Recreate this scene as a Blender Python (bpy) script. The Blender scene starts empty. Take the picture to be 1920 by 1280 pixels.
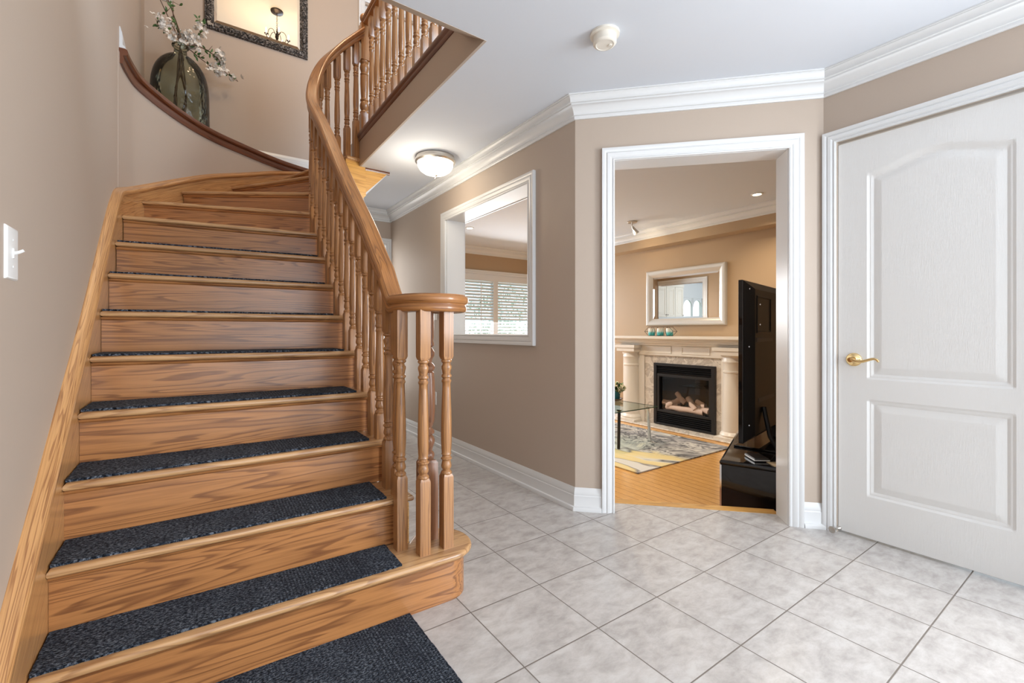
import bpy, bmesh, math, random
from mathutils import Vector, Matrix
from math import pi, sin, cos, radians as R_
random.seed(7)
S = bpy.context.scene
COL = S.collection

# ---------------------------------------------------------------- camera
cam_d = bpy.data.cameras.new('camera'); cam = bpy.data.objects.new('camera', cam_d); COL.objects.link(cam)
cam_d.sensor_width = 36; cam_d.lens = 837.7*36/1920
cam_d.shift_x = 25/1920; cam_d.shift_y = -18/1920
cam_d.clip_start = 0.02; cam_d.clip_end = 200
YAW = math.pi/2 - 0.974
cam.location = (0, 0, 1.05); cam.rotation_euler = (pi/2, 0, -YAW)
S.camera = cam
# ---------------------------------------------------------------- view
S.view_settings.view_transform = 'Standard'; S.view_settings.look = 'None'
S.view_settings.gamma = 1; S.view_settings.exposure = 0.52; S.view_settings.use_curve_mapping = False
# ---------------------------------------------------------------- world: hazy bright sky
W = bpy.data.worlds.new('sky'); S.world = W; W.use_nodes = True
wn = W.node_tree; bg = wn.nodes['Background']
bg.inputs[0].default_value = (.78, .90, 1.0, 1); bg.inputs[1].default_value = 1.7
# ---------------------------------------------------------------- large lights (daylight, lamp light and added fills)
def area(name, loc, target, sx, sy, power, col):
    d = bpy.data.lights.new(name, 'AREA'); d.shape = 'RECTANGLE'; d.size = sx; d.size_y = sy; d.energy = power; d.color = col
    o = bpy.data.objects.new(name, d); COL.objects.link(o); o.location = loc
    o.rotation_euler = (Vector(target)-Vector(loc)).to_track_quat('-Z', 'Y').to_euler()
    return o
def point(name, loc, power, col, r=.05):
    d = bpy.data.lights.new(name, 'POINT'); d.energy = power; d.color = col; d.shadow_soft_size = r
    o = bpy.data.objects.new(name, d); COL.objects.link(o); o.location = loc; return o
def spot(name, loc, target, power, col, ang=110, blend=.7, r=.04):
    d = bpy.data.lights.new(name, 'SPOT'); d.energy = power; d.color = col; d.spot_size = R_(ang); d.spot_blend = blend; d.shadow_soft_size = r
    o = bpy.data.objects.new(name, d); COL.objects.link(o); o.location = loc
    o.rotation_euler = (Vector(target)-Vector(loc)).to_track_quat('-Z', 'Y').to_euler(); return o
area('daylight_entry', (.90, -1.95, 1.25), (1.2, 2.0, 1.15), 2.4, 2.0, 31, (0.80, 0.90, 1.0))
area('fill_side', (2.68, -.80, 1.35), (-.365, .3, 1.4), 1.5, 1.7, 104, (0.90, 0.95, 1.0))  # added fill to brighten the left wall; the right wall has no window here
area('area_upper', (0.9, 0.35, 3.95), (0.5, 4.0, 3.6), 1.8, 1.6, 9, (1.0, 0.96, 0.90))  # area light above the foyer aimed at the stairwell, no window behind it
area('blue_fill_landing', (2.2, 1.0, 3.7), (1.9, 4.5, 3.7), 1.4, 1.4, 70, (0.62, 0.80, 1.0))  # added blue fill on the landing that tints the upper door
area('daylight_family', (4.0, 6.05, 1.4), (4.0, 3.2, -0.1), 2.2, 1.1, 60, (0.97, 0.98, 1.0))
area('area_kitchen', (0.0, 5.3, 2.0), (0.2, 7.2, 1.7), 1.6, 1.0, 11, (1.0, 0.96, 0.90))  # area light inside the kitchen, facing the cabinets and window wall
point('chandelier_glow', (0.86, 3.45, 4.50), 22, (1.0, 0.70, 0.42), .12)
point('hall_lamp_glow', (1.46, 3.18, 2.15), 5, (1.0, 0.90, 0.74), .14)
area('fill_hall_door', (1.5, 5.12, 1.2), (1.5, 3.0, 1.3), .5, 1.6, 7, (1.0, .97, .93))  # added fill in the kitchen doorway for the darker hall end
spot('spot_family', (4.49, 3.66, 2.28), (5.2, 3.5, 2.0), 12, (1.0, 0.80, 0.52), 130, .9)
spot('downlight_family', (4.62, 2.23, 2.41), (4.62, 2.23, 0), 70, (1.0, 0.86, 0.66), 140, .9)
spot('downlight_family_far', (2.99, 5.08, 2.41), (2.99, 5.08, 0), 22, (1.0, 0.88, 0.7), 140, .9)
spot('fill_family_mid', (3.3, 3.3, 2.41), (3.4, 3.2, 0), 115, (1.0, 0.86, 0.66), 140, .9)  # added fill to brighten the family room, no fixture at this spot

# ---------------------------------------------------------------- materials
def nm(name):
    m = bpy.data.materials.new(name); m.use_nodes = True
    return m, m.node_tree, m.node_tree.nodes['Principled BSDF']
def setp(b, **k):
    for n, v in k.items():
        n = {'rough': 'Roughness', 'metal': 'Metallic', 'base': 'Base Color', 'trans': 'Transmission Weight', 'ior': 'IOR', 'coat': 'Coat Weight',
             'coatr': 'Coat Roughness', 'emit': 'Emission Color', 'es': 'Emission Strength', 'spec': 'Specular IOR Level', 'alpha': 'Alpha'}[n]
        if isinstance(v, (tuple, list)) and len(v) == 3: v = (*v, 1)
        b.inputs[n].default_value = v
def plain(name, col, rough=.5, bump=0, bscale=60, **k):
    m, t, b = nm(name); setp(b, base=col, rough=rough, **k)
    if bump:
        tc = t.nodes.new('ShaderNodeTexCoord'); n = t.nodes.new('ShaderNodeTexNoise'); n.inputs['Scale'].default_value = bscale; n.inputs['Detail'].default_value = 3
        bp = t.nodes.new('ShaderNodeBump'); bp.inputs['Strength'].default_value = bump; bp.inputs['Distance'].default_value = .002
        t.links.new(tc.outputs['Object'], n.inputs['Vector']); t.links.new(n.outputs[0], bp.inputs['Height']); t.links.new(bp.outputs[0], b.inputs['Normal'])
    return m
class N:   # tiny node helper
    def __init__(s, t): s.t = t
    def m(s, op, a, b=None, c=None):
        n = s.t.nodes.new('ShaderNodeMath'); n.operation = op
        for i, v in enumerate((a, b, c)):
            if v is None: continue
            if isinstance(v, (int, float)): n.inputs[i].default_value = v
            else: s.t.links.new(v, n.inputs[i])
        return n.outputs[0]
    def noise(s, vec, scale, det=3, dist=0, rough=.5):
        n = s.t.nodes.new('ShaderNodeTexNoise'); n.inputs['Scale'].default_value = scale; n.inputs['Detail'].default_value = det
        n.inputs['Distortion'].default_value = dist; n.inputs['Roughness'].default_value = rough; s.t.links.new(vec, n.inputs['Vector']); return n.outputs[0]
    def map(s, vec, sc=(1, 1, 1), loc=(0, 0, 0), rot=(0, 0, 0)):
        n = s.t.nodes.new('ShaderNodeMapping'); n.inputs['Scale'].default_value = sc; n.inputs['Location'].default_value = loc; n.inputs['Rotation'].default_value = rot
        s.t.links.new(vec, n.inputs['Vector']); return n.outputs[0]
    def ramp(s, f, stops, interp='LINEAR'):
        n = s.t.nodes.new('ShaderNodeValToRGB'); n.color_ramp.interpolation = interp
        e = n.color_ramp.elements
        while len(e) < len(stops): e.new(.5)
        for el, (p, c) in zip(e, stops): el.position = p; el.color = (*c, 1) if len(c) == 3 else c
        s.t.links.new(f, n.inputs[0]); return n.outputs[0]
    def mix(s, f, a, b, mode='MIX'):
        n = s.t.nodes.new('ShaderNodeMix'); n.data_type = 'RGBA'; n.blend_type = mode
        for i, v in ((0, f), (6, a), (7, b)):
            if isinstance(v, (int, float)): n.inputs[i].default_value = v
            elif isinstance(v, tuple): n.inputs[i].default_value = (*v, 1)
            else: s.t.links.new(v, n.inputs[i])
        return n.outputs[2]
    def bump(s, hgt, st, dist, b):
        n = s.t.nodes.new('ShaderNodeBump'); n.inputs['Strength'].default_value = st; n.inputs['Distance'].default_value = dist
        s.t.links.new(hgt, n.inputs['Height']); s.t.links.new(n.outputs[0], b.inputs['Normal'])
    def sep(s, v):
        n = s.t.nodes.new('ShaderNodeSeparateXYZ'); s.t.links.new(v, n.inputs[0]); return n.outputs
    def comb(s, x, y, z):
        n = s.t.nodes.new('ShaderNodeCombineXYZ')
        for i, v in enumerate((x, y, z)):
            if isinstance(v, (int, float)): n.inputs[i].default_value = v
            else: s.t.links.new(v, n.inputs[i])
        return n.outputs[0]
def tcoord(t, kind='Object'):
    return t.nodes.new('ShaderNodeTexCoord').outputs[kind]
def oak(name, axis='x', light=(.47, .205, .070), dark=(.185, .068, .025), rough=.3, ringf=6.0, across=4.2):
    """cathedral oak grain, its length along one axis (or along the uv u direction)"""
    m, t, b = nm(name); n = N(t); setp(b, rough=rough, coat=.35, coatr=.18)
    tc = tcoord(t, 'UV' if axis == 'uv' else 'Object')
    rnd = t.nodes.new('ShaderNodeObjectInfo').outputs['Random']
    al = .26
    sc = {'x': (al, across, across), 'y': (across, al, across), 'z': (across, across, al), 'uv': (al, across, 1)}[axis]
    fs = {'x': (5, 190, 190), 'y': (190, 5, 190), 'z': (190, 190, 5), 'uv': (5, 190, 1)}[axis]
    v = n.map(tc, sc)
    off = n.comb(n.m('MULTIPLY', rnd, 37.0), n.m('MULTIPLY', rnd, 91.0), n.m('MULTIPLY', rnd, 53.0))
    va = t.nodes.new('ShaderNodeVectorMath'); va.operation = 'ADD'; t.links.new(v, va.inputs[0]); t.links.new(off, va.inputs[1])
    n1 = n.noise(va.outputs[0], 1.6, 3.5, .35, .5)
    ring = n.m('FRACT', n.m('MULTIPLY', n1, ringf*4.0))
    rr = n.ramp(ring, [(0, (0, 0, 0)), (.35, (.05, .05, .05)), (.62, (.35, .35, .35)), (.80, (1, 1, 1)), (.93, (.8, .8, .8)), (1, (0, 0, 0))])
    pores = n.noise(n.map(tc, fs), 1.0, 3, 0, .65)
    pr = n.ramp(pores, [(.46, (0, 0, 0)), (.60, (1, 1, 1))])
    pr = n.m('MULTIPLY', pr, n.m('ADD', n.m('MULTIPLY', rr, .6), .4))
    tone = n.noise(n.map(tc, tuple(x*.35 for x in sc)), 3, 2)
    c = n.mix(n.m('MULTIPLY', rr, .85), light, dark)
    c = n.mix(n.m('MULTIPLY', pr, .50), c, tuple(x*.75 for x in dark))
    c = n.mix(n.m('MULTIPLY', n.m('SUBTRACT', tone, .3), .35), c, (light[0]*1.25, light[1]*1.3, light[2]*1.35))
    t.links.new(c, b.inputs['Base Color'])
    n.bump(n.m('ADD', pr, rr), .12, .0006, b)
    return m
M = {}
M['wall'] = plain('wall_paint_taupe', (.475, .39, .32), .55, .05, 90)
M['wall_gold'] = plain('wall_paint_tan', (.43, .30, .18), .55, .05, 90)
M['ceil'] = plain('ceiling_paint', (.655, .69, .745), .8, .05, 120)  # the daylight's blue cast is put into this ceiling colour
M['trim'] = plain('white_trim_paint', (.71, .72, .725), .28)
M['doorw'] = plain('door_paint', (.74, .735, .725), .25)
M['oak_x'] = oak('oak_along_x'); M['oak_y'] = oak('oak_along_y'); M['oak_z'] = oak('oak_upright', 'z', across=9, ringf=5, light=(.42, .20, .074), dark=(.20, .085, .032))
M['oak_y'] = oak('oak_along_y', 'y'); M['oak_uv'] = oak('oak_rail', 'uv', light=(.42, .18, .055), dark=(.18, .066, .022), across=9)
M['oak_nose'] = oak('oak_tread', 'x', light=(.57, .33, .15), dark=(.33, .16, .066))
M['oak_skirt'] = oak('oak_skirt', 'uv', light=(.60, .315, .12), dark=(.27, .10, .032), across=12)
M['oak_red'] = oak('oak_reddish', 'uv', light=(.15, .048, .020), dark=(.08, .024, .011))
M['oak_soffit'] = oak('oak_golden_lamplit', 'uv', light=(.66, .36, .10), dark=(.44, .21, .05))  # hall lamp's glow on the stringer is put into this oak colour
M['chrome'] = plain('chrome', (.75, .75, .77), .12, metal=1)
M['nickel'] = plain('brushed_nickel', (.55, .52, .48), .28, metal=1)
M['brass'] = plain('polished_brass', (.80, .58, .28), .14, metal=1)
M['white_pl'] = plain('white_plastic', (.82, .82, .80), .35)
M['mirror'] = plain('mirror_glass', (.92, .92, .90), .01, metal=1)
M['blk_gloss'] = plain('black_gloss', (.006, .0055, .006), .05)
M['blk_mat'] = plain('black_plastic', (.012, .012, .014), .34)
M['blk_frame'] = plain('dark_frame', (.012, .0135, .016), .42, spec=.35)
M['marble'] = None
def glass(name, col, rough=0.0, ior=1.45):
    m, t, b = nm(name); setp(b, base=col, rough=rough, trans=1.0, ior=ior); return m
M['glass'] = glass('clear_glass', (.95, .98, .97), 0, 1.45)
def thin_glass(name, tint=(.95, .97, .97), gl=.12):
    m = bpy.data.materials.new(name); m.use_nodes = True; t = m.node_tree; t.nodes.clear()
    o = t.nodes.new('ShaderNodeOutputMaterial'); a = t.nodes.new('ShaderNodeBsdfTransparent'); a.inputs[0].default_value = (*tint, 1)
    g = t.nodes.new('ShaderNodeBsdfGlossy'); g.inputs['Roughness'].default_value = .02
    fr = t.nodes.new('ShaderNodeFresnel'); fr.inputs[0].default_value = 1.5
    ge = t.nodes.new('ShaderNodeNewGeometry'); sb = t.nodes.new('ShaderNodeMath'); sb.operation = 'SUBTRACT'; sb.use_clamp = True
    t.links.new(fr.outputs[0], sb.inputs[0]); t.links.new(ge.outputs['Backfacing'], sb.inputs[1])
    mx = t.nodes.new('ShaderNodeMixShader'); t.links.new(sb.outputs[0], mx.inputs[0])
    t.links.new(a.outputs[0], mx.inputs[1]); t.links.new(g.outputs[0], mx.inputs[2]); t.links.new(mx.outputs[0], o.inputs[0]); return m
M['pane'] = thin_glass('window_glass')
M['tint'] = thin_glass('fire_glass', (.72, .69, .66))
def tile_mat():
    m, t, b = nm('ceramic_tile'); n = N(t); setp(b, rough=.28)
    tc = tcoord(t); o = n.sep(tc); s = .3299
    gx = n.m('DIVIDE', n.m('SUBTRACT', o[0], 1.513), s); gy = n.m('DIVIDE', n.m('SUBTRACT', o[1], 2.432), s)
    def edge(g):
        fr = n.m('FRACT', n.m('ADD', g, 100.0)); return n.m('MINIMUM', fr, n.m('SUBTRACT', 1.0, fr))
    e = n.m('MINIMUM', edge(gx), edge(gy))
    grout = n.ramp(e, [(.0055, (1, 1, 1)), (.0085, (0, 0, 0))])
    wn_ = t.nodes.new('ShaderNodeTexWhiteNoise'); t.links.new(n.comb(n.m('FLOOR', gx), n.m('FLOOR', gy), 0), wn_.inputs['Vector'])
    va = t.nodes.new('ShaderNodeVectorMath'); va.operation = 'MULTIPLY_ADD'; t.links.new(wn_.outputs['Color'], va.inputs[0]); va.inputs[1].default_value = (9, 9, 9); t.links.new(tc, va.inputs[2])
    a = n.noise(n.map(va.outputs[0], (1, 1.7, 1)), 11, 8, .25, .68)
    c = n.ramp(a, [(.34, (.39, .365, .345)), (.5, (.485, .455, .435)), (.64, (.55, .53, .51))])
    f = n.noise(n.map(va.outputs[0], (1, 2.4, 1)), 42, 5, .3, .7)
    c = n.mix(n.m('MULTIPLY', n.ramp(f, [(.56, (0, 0, 0)), (.72, (1, 1, 1))]), .35), c, (.42, .39, .36))
    c = n.mix(n.m('MULTIPLY', n.m('SUBTRACT', wn_.outputs['Value'], .5), .10), c, (.5, .46, .42))
    c = n.mix(grout, c, (.17, .145, .125)); t.links.new(c, b.inputs['Base Color'])
    t.links.new(n.m('ADD', n.m('MULTIPLY', grout, .5), .27), b.inputs['Roughness'])
    n.bump(n.m('SUBTRACT', n.m('MULTIPLY', f, .06), grout), .5, .0015, b); return m
M['tile'] = tile_mat()
def plank_mat():
    m, t, b = nm('hardwood_planks'); n = N(t); setp(b, rough=.22, coat=.3, coatr=.1)
    tc = tcoord(t); o = n.sep(tc); w = .082
    gx = n.m('DIVIDE', o[0], w); ix = n.m('FLOOR', gx); fx = n.m('FRACT', n.m('ADD', gx, 100.0))
    wn_ = t.nodes.new('ShaderNodeTexWhiteNoise'); wn_.noise_dimensions = '1D'; t.links.new(ix, wn_.inputs['W'])
    gy = n.m('ADD', n.m('DIVIDE', o[1], .75), n.m('MULTIPLY', wn_.outputs['Value'], 5)); iy = n.m('FLOOR', gy)
    w2 = t.nodes.new('ShaderNodeTexWhiteNoise'); t.links.new(n.comb(ix, iy, 0), w2.inputs['Vector'])
    va = t.nodes.new('ShaderNodeVectorMath'); va.operation = 'MULTIPLY_ADD'; t.links.new(w2.outputs['Color'], va.inputs[0]); va.inputs[1].default_value = (7, 7, 7); t.links.new(n.map(tc, (9, .8, 1)), va.inputs[2])
    a = n.noise(va.outputs[0], 2.4, 3, .3)
    ring = n.m('FRACT', n.m('MULTIPLY', a, 12))
    c = n.mix(n.m('MULTIPLY', ring, .6), (.78, .43, .14), (.46, .215, .06))
    c = n.mix(n.m('MULTIPLY', w2.outputs['Value'], .45), c, (.60, .32, .10))
    g = n.m('MINIMUM', fx, n.m('SUBTRACT', 1.0, fx)); gr = n.ramp(g, [(.02, (1, 1, 1)), (.05, (0, 0, 0))])
    c = n.mix(n.m('MULTIPLY', gr, .85), c, (.22, .09, .03)); t.links.new(c, b.inputs['Base Color']); return m
M['planks'] = plank_mat()
def carpet_mat():
    m, t, b = nm('charcoal_carpet'); n = N(t); setp(b, rough=.95, spec=.2)
    tc = tcoord(t)
    rnd = t.nodes.new('ShaderNodeObjectInfo').outputs['Random']
    blk = n.noise(tc, 2.2, 1)
    v = t.nodes.new('ShaderNodeTexVoronoi'); v.inputs['Scale'].default_value = 165; t.links.new(n.map(tc, (.75, 1.6, 1)), v.inputs['Vector'])
    sp = n.noise(n.map(tc, (1, 2.0, 1)), 105, 3, 0, .75)
    patch = n.noise(tc, 7, 4, .8, .6)
    c = n.ramp(sp, [(.40, (.004, .006, .010)), (.50, (.030, .040, .058)), (.62, (.17, .195, .23))])
    o = n.sep(tc); rib = n.m('FRACT', n.m('ADD', n.m('MULTIPLY', o[0], 95.0), 50.0)); rb_ = n.ramp(rib, [(.0, (1, 1, 1)), (.25, (0, 0, 0)), (.75, (0, 0, 0)), (1, (1, 1, 1))])
    c = n.mix(n.m('MULTIPLY', rb_, n.ramp(blk, [(.50, (0, 0, 0)), (.54, (.8, .8, .8))])), c, (.005, .007, .012))
    c = n.mix(n.ramp(patch, [(.45, (0, 0, 0)), (.62, (.45, .45, .45))]), c, (.012, .015, .024), 'MIX')
    t.links.new(c, b.inputs['Base Color']); n.bump(n.m('ADD', sp, v.outputs['Distance']), .9, .004, b); return m
M['carpet'] = carpet_mat()
def rug_mat():
    m, t, b = nm('marbled_rug'); n = N(t); setp(b, rough=.9)
    tc = tcoord(t)
    o = n.sep(tc)
    a = n.noise(n.map(tc, (1, 1.3, 1), (3, 1, 0), (0, 0, .5)), .95, 6, 2.0, .55)
    c = n.ramp(a, [(.30, (.05, .05, .06)), (.36, (.40, .39, .39)), (.40, (.05, .05, .06)), (.44, (.56, .54, .52)), (.475, (.06, .06, .07)), (.50, (.60, .58, .54)), (.56, (.30, .29, .30)), (.60, (.64, .60, .52)), (.66, (.07, .07, .08)), (.72, (.5, .49, .48))])
    b2 = n.noise(n.map(tc, (1, .8, 1), (7, 2.3, 0)), 1.0, 4, .7, .5)
    c2 = n.ramp(b2, [(.36, (.60, .58, .56)), (.43, (.62, .60, .57)), (.445, (.20, .19, .20)), (.46, (.66, .53, .26)), (.53, (.70, .58, .32)), (.55, (.62, .60, .58)), (.57, (.13, .13, .14)), (.60, (.60, .58, .56))])
    msk = n.m('ADD', n.m('MULTIPLY', n.m('SUBTRACT', o[0], 3.95), 1.2), n.m('SUBTRACT', n.noise(tc, 1.6, 3), .5))
    c = n.mix(n.ramp(n.m('ADD', msk, .5), [(.40, (0, 0, 0)), (.55, (1, 1, 1))]), c2, c)
    t.links.new(c, b.inputs['Base Color']); n.bump(n.noise(tc, 160, 2), .6, .004, b); return m
M['rug'] = rug_mat()
def marble_mat(name, c0, c1, sc=5):
    m, t, b = nm(name); n = N(t); setp(b, rough=.25)
    a = n.noise(tcoord(t), sc, 6, 2.0, .6)
    t.links.new(n.ramp(a, [(.35, c0), (.48, c1), (.52, tuple(x*.8 for x in c0)), (.7, c1)]), b.inputs['Base Color']); return m
M['surround'] = plain('cream_painted_mantel', (.78, .73, .66), .3)
M['marble'] = marble_mat('beige_marble', (.62, .54, .46), (.76, .70, .62), 4)
def carved_mat():
    m, t, b = nm('carved_pewter_frame'); n = N(t); setp(b, rough=.36, metal=.55)
    v = t.nodes.new('ShaderNodeTexVoronoi'); v.inputs['Scale'].default_value = 34; t.links.new(tcoord(t), v.inputs['Vector'])
    a = n.noise(tcoord(t), 26, 4, 3.0, .6)
    t.links.new(n.ramp(a, [(.36, (.015, .014, .014)), (.50, (.07, .064, .060)), (.62, (.40, .37, .35))]), b.inputs['Base Color'])
    n.bump(a, 1.0, .012, b); return m
M['carved'] = carved_mat()
def emit(name, col, s):
    m, t, b = nm(name); setp(b, base=col, emit=col, es=s, rough=.4); return m
M['lamp_glass'] = emit('frosted_lamp_glass', (1.0, .93, .80), 2.0)
M['bulb'] = emit('bulb', (1.0, .86, .62), 14)

# ---------------------------------------------------------------- mesh helpers
def link(name, bm, mat, parent=None, smooth=False, loc=None, rotz=0.0, bevel=0, recalc=True):
    if recalc: bmesh.ops.recalc_face_normals(bm, faces=bm.faces[:])
    me = bpy.data.meshes.new(name); bm.to_mesh(me); bm.free()
    for mm in (mat if isinstance(mat, (list, tuple)) else [mat]): me.materials.append(mm)
    if smooth:
        me.polygons.foreach_set('use_smooth', [True]*len(me.polygons))
        me.set_sharp_from_angle(angle=R_(smooth if smooth is not True else 40))
    o = bpy.data.objects.new(name, me); COL.objects.link(o)
    if parent is not None: o.parent = parent
    if loc is not None: o.location = loc
    o.rotation_euler[2] = rotz
    if bevel:
        md = o.modifiers.new('bevel', 'BEVEL'); md.width = bevel; md.segments = 2; md.limit_method = 'ANGLE'; md.angle_limit = R_(40)
    return o
def thing(name, label, cat, loc=(0, 0, 0), rotz=0, group=None):
    o = bpy.data.objects.new(name, None); COL.objects.link(o); o.empty_display_size = .1
    o.location = loc; o.rotation_euler[2] = rotz; tag(o, label, cat, group); return o
def tag(o, label, cat, group=None):
    o['label'] = label; o['category'] = cat
    if group: o['group'] = group
    return o
def struct(name, bm, mat, parent=None, **k):
    o = link(name, bm, mat, parent, **k)
    if parent is None: o['kind'] = 'structure'
    return o
def B(): return bmesh.new()
def box(bm, x0, x1, y0, y1, z0, z1, mi=0):
    vs = [bm.verts.new((x, y, z)) for z in (z0, z1) for x, y in ((x0, y0), (x1, y0), (x1, y1), (x0, y1))]
    for f in ((0, 3, 2, 1), (4, 5, 6, 7), (0, 1, 5, 4), (1, 2, 6, 5), (2, 3, 7, 6), (3, 0, 4, 7)):
        bm.faces.new([vs[i] for i in f]).material_index = mi
    return bm
def obox(bm, p0, p1, t, z0, z1):
    """upright box on the plan segment p0-p1, thickness t to its left side"""
    p0 = Vector(p0[:2]); p1 = Vector(p1[:2]); d = (p1-p0).normalized(); n = Vector((-d.y, d.x))*t
    return prism(bm, [p0, p1, p1+n, p0+n], z0, z1)
def prism(bm, pts, z0, z1):
    a = [bm.verts.new((p[0], p[1], z0)) for p in pts]; b = [bm.verts.new((p[0], p[1], z1)) for p in pts]
    bm.faces.new(a[::-1]); bm.faces.new(b); k = len(pts)
    for i in range(k): bm.faces.new((a[i], a[(i+1) % k], b[(i+1) % k], b[i]))
    return bm
def wall_open(bm, p0, p1, t, z0, z1, ops):
    """wall on segment with rectangular openings (s0,s1,za,zb)"""
    p0 = Vector(p0); p1 = Vector(p1); d = (p1-p0).normalized(); L = (p1-p0).length; s = 0
    for s0, s1, za, zb in sorted(ops):
        if s0 > s: obox(bm, p0+d*s, p0+d*s0, t, z0, z1)
        if za > z0: obox(bm, p0+d*s0, p0+d*s1, t, z0, za)
        if zb < z1: obox(bm, p0+d*s0, p0+d*s1, t, zb, z1)
        s = s1
    if s < L-1e-4: obox(bm, p0+d*s, p1, t, z0, z1)
    return bm
def mitres(path, closed):
    """unit-offset vectors (2D, to the left) with mitre at corners"""
    P = [Vector(p[:2]) for p in path]; n = len(P); out = []
    for i in range(n):
        if closed or 0 < i < n-1: a, b = P[i]-P[i-1], P[(i+1) % n]-P[i]
        elif i == 0: a = b = P[1]-P[0]
        else: a = b = P[-1]-P[-2]
        if a.length < 1e-7: a = b
        if b.length < 1e-7: b = a
        na = Vector((-a.y, a.x)).normalized(); nb = Vector((-b.y, b.x)).normalized(); m = na+nb
        if m.length < 1e-4: m = na
        m.normalize(); c = max(.35, m.dot(na)); out.append(m/c)
    return out
def sweep(bm, path, prof, closed=False, O=(0, 0, 0), U=(1, 0, 0), V=(0, 1, 0), Nn=(0, 0, 1), zs=None, cap=True, pclosed=True):
    """profile [(offset to the left, height along Nn)] along a plan path; zs adds a height per path point; writes uv (length, around)"""
    O, U, V, Nn = Vector(O), Vector(U), Vector(V), Vector(Nn); mt = mitres(path, closed); uvl = bm.loops.layers.uv.verify()
    rings = []; ln = 0; lens = []
    for i, p in enumerate(path):
        if i: ln += (Vector(path[i][:2])-Vector(path[i-1][:2])).length if zs is None else math.hypot((Vector(path[i][:2])-Vector(path[i-1][:2])).length, zs[i]-zs[i-1])
        lens.append(ln); r = []
        for o, z in prof:
            q = Vector(p[:2])+mt[i]*o; r.append(bm.verts.new(O+U*q.x+V*q.y+Nn*(z+(zs[i] if zs else 0))))
        rings.append(r)
    pl = [0]
    for j in range(1, len(prof)+1): pl.append(pl[-1]+math.dist(prof[j % len(prof)], prof[j-1]))
    K = len(prof); m = len(path)
    for i in range(m if closed else m-1):
        for j in range(K if pclosed else K-1):
            vs = (rings[i][j], rings[(i+1) % m][j], rings[(i+1) % m][(j+1) % K], rings[i][(j+1) % K])
            try: f = bm.faces.new(vs)
            except ValueError: continue
            l1 = lens[i+1] if i+1 < m else lens[i]+.3
            for lp, uv in zip(f.loops, ((lens[i], pl[j]), (l1, pl[j]), (l1, pl[j+1]), (lens[i], pl[j+1]))): lp[uvl].uv = uv
    if cap and not closed and pclosed:
        bm.faces.new(rings[0]); bm.faces.new(rings[-1][::-1])
    return bm
def lathe(bm, prof, seg=20, c=(0, 0), cap=True, z0=0.0):
    rings = []
    for r, z in prof: rings.append([bm.verts.new((c[0]+r*cos(2*pi*k/seg), c[1]+r*sin(2*pi*k/seg), z+z0)) for k in range(seg)])
    for a, b in zip(rings, rings[1:]):
        for k in range(seg): bm.faces.new((a[k], a[(k+1) % seg], b[(k+1) % seg], b[k]))
    if cap: bm.faces.new(rings[0][::-1]); bm.faces.new(rings[-1])
    return bm
def tube(bm, pts, r, seg=10, cap=True, r1=None):
    pts = [Vector(p) for p in pts]; rings = []; up = Vector((0, 0, 1)); n = len(pts)
    for i, p in enumerate(pts):
        t = (pts[min(i+1, n-1)]-pts[max(i-1, 0)]).normalized()
        a = t.cross(up)
        if a.length < 1e-3: a = t.cross(Vector((1, 0, 0)))
        a.normalize(); b = t.cross(a).normalized(); rr = r if r1 is None else r+(r1-r)*i/max(1, n-1)
        rings.append([bm.verts.new(p+(a*cos(2*pi*k/seg)+b*sin(2*pi*k/seg))*rr) for k in range(seg)])
    for x, y in zip(rings, rings[1:]):
        for k in range(seg): bm.faces.new((x[k], x[(k+1) % seg], y[(k+1) % seg], y[k]))
    if cap: bm.faces.new(rings[0][::-1]); bm.faces.new(rings[-1])
    return bm
def ball(bm, c, r, sub=2, sc=(1, 1, 1)):
    g = bmesh.ops.create_icosphere(bm, subdivisions=sub, radius=r)
    for v in g['verts']: v.co = Vector((v.co.x*sc[0], v.co.y*sc[1], v.co.z*sc[2]))+Vector(c)
    return bm
def spline(pts, n=8):
    """Catmull-Rom through points of any dimension"""
    P = [Vector(p) for p in pts]; P = [P[0]*2-P[1]]+P+[P[-1]*2-P[-2]]; out = []
    for i in range(1, len(P)-2):
        for k in range(n):
            t = k/n; a, b, c, d = P[i-1], P[i], P[i+1], P[i+2]
            out.append(.5*((2*b)+(c-a)*t+(2*a-5*b+4*c-d)*t*t+(3*b-a-3*c+d)*t**3))
    out.append(P[-2].copy()); return out
def rect_panel(bm, O, U, V, Nn, w, h, depth_steps):
    """raised/sunk rectangle: concentric rings (inset, depth) closed by a face"""
    O, U, V, Nn = Vector(O), Vector(U), Vector(V), Vector(Nn); prev = None
    for ins, d in depth_steps:
        r = [bm.verts.new(O+U*a+V*b+Nn*d) for a, b in ((ins, ins), (w-ins, ins), (w-ins, h-ins), (ins, h-ins))]
        if prev:
            for k in range(4): bm.faces.new((prev[k], prev[(k+1) % 4], r[(k+1) % 4], r[k]))
        prev = r
    bm.faces.new(prev); return bm

# ================================================================ the setting
ZC = 2.42; F2 = 2.667; ZT = 5.12; LF = -.19
XL = -.365; YB = 4.945; XH = 1.86; C1 = (1.86, 1.932); C2 = (2.789, 1.003); XR = 2.789; YR = -2.2
HT = .167; XF = 5.25; YW = 6.17; XS = 1.135; YO = 1.772; YS = 3.70
s2 = math.sqrt(.5); D = Vector((s2, -s2)); DN = Vector((s2, s2))   # along the angled wall, and towards the family room
DT = .145
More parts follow.
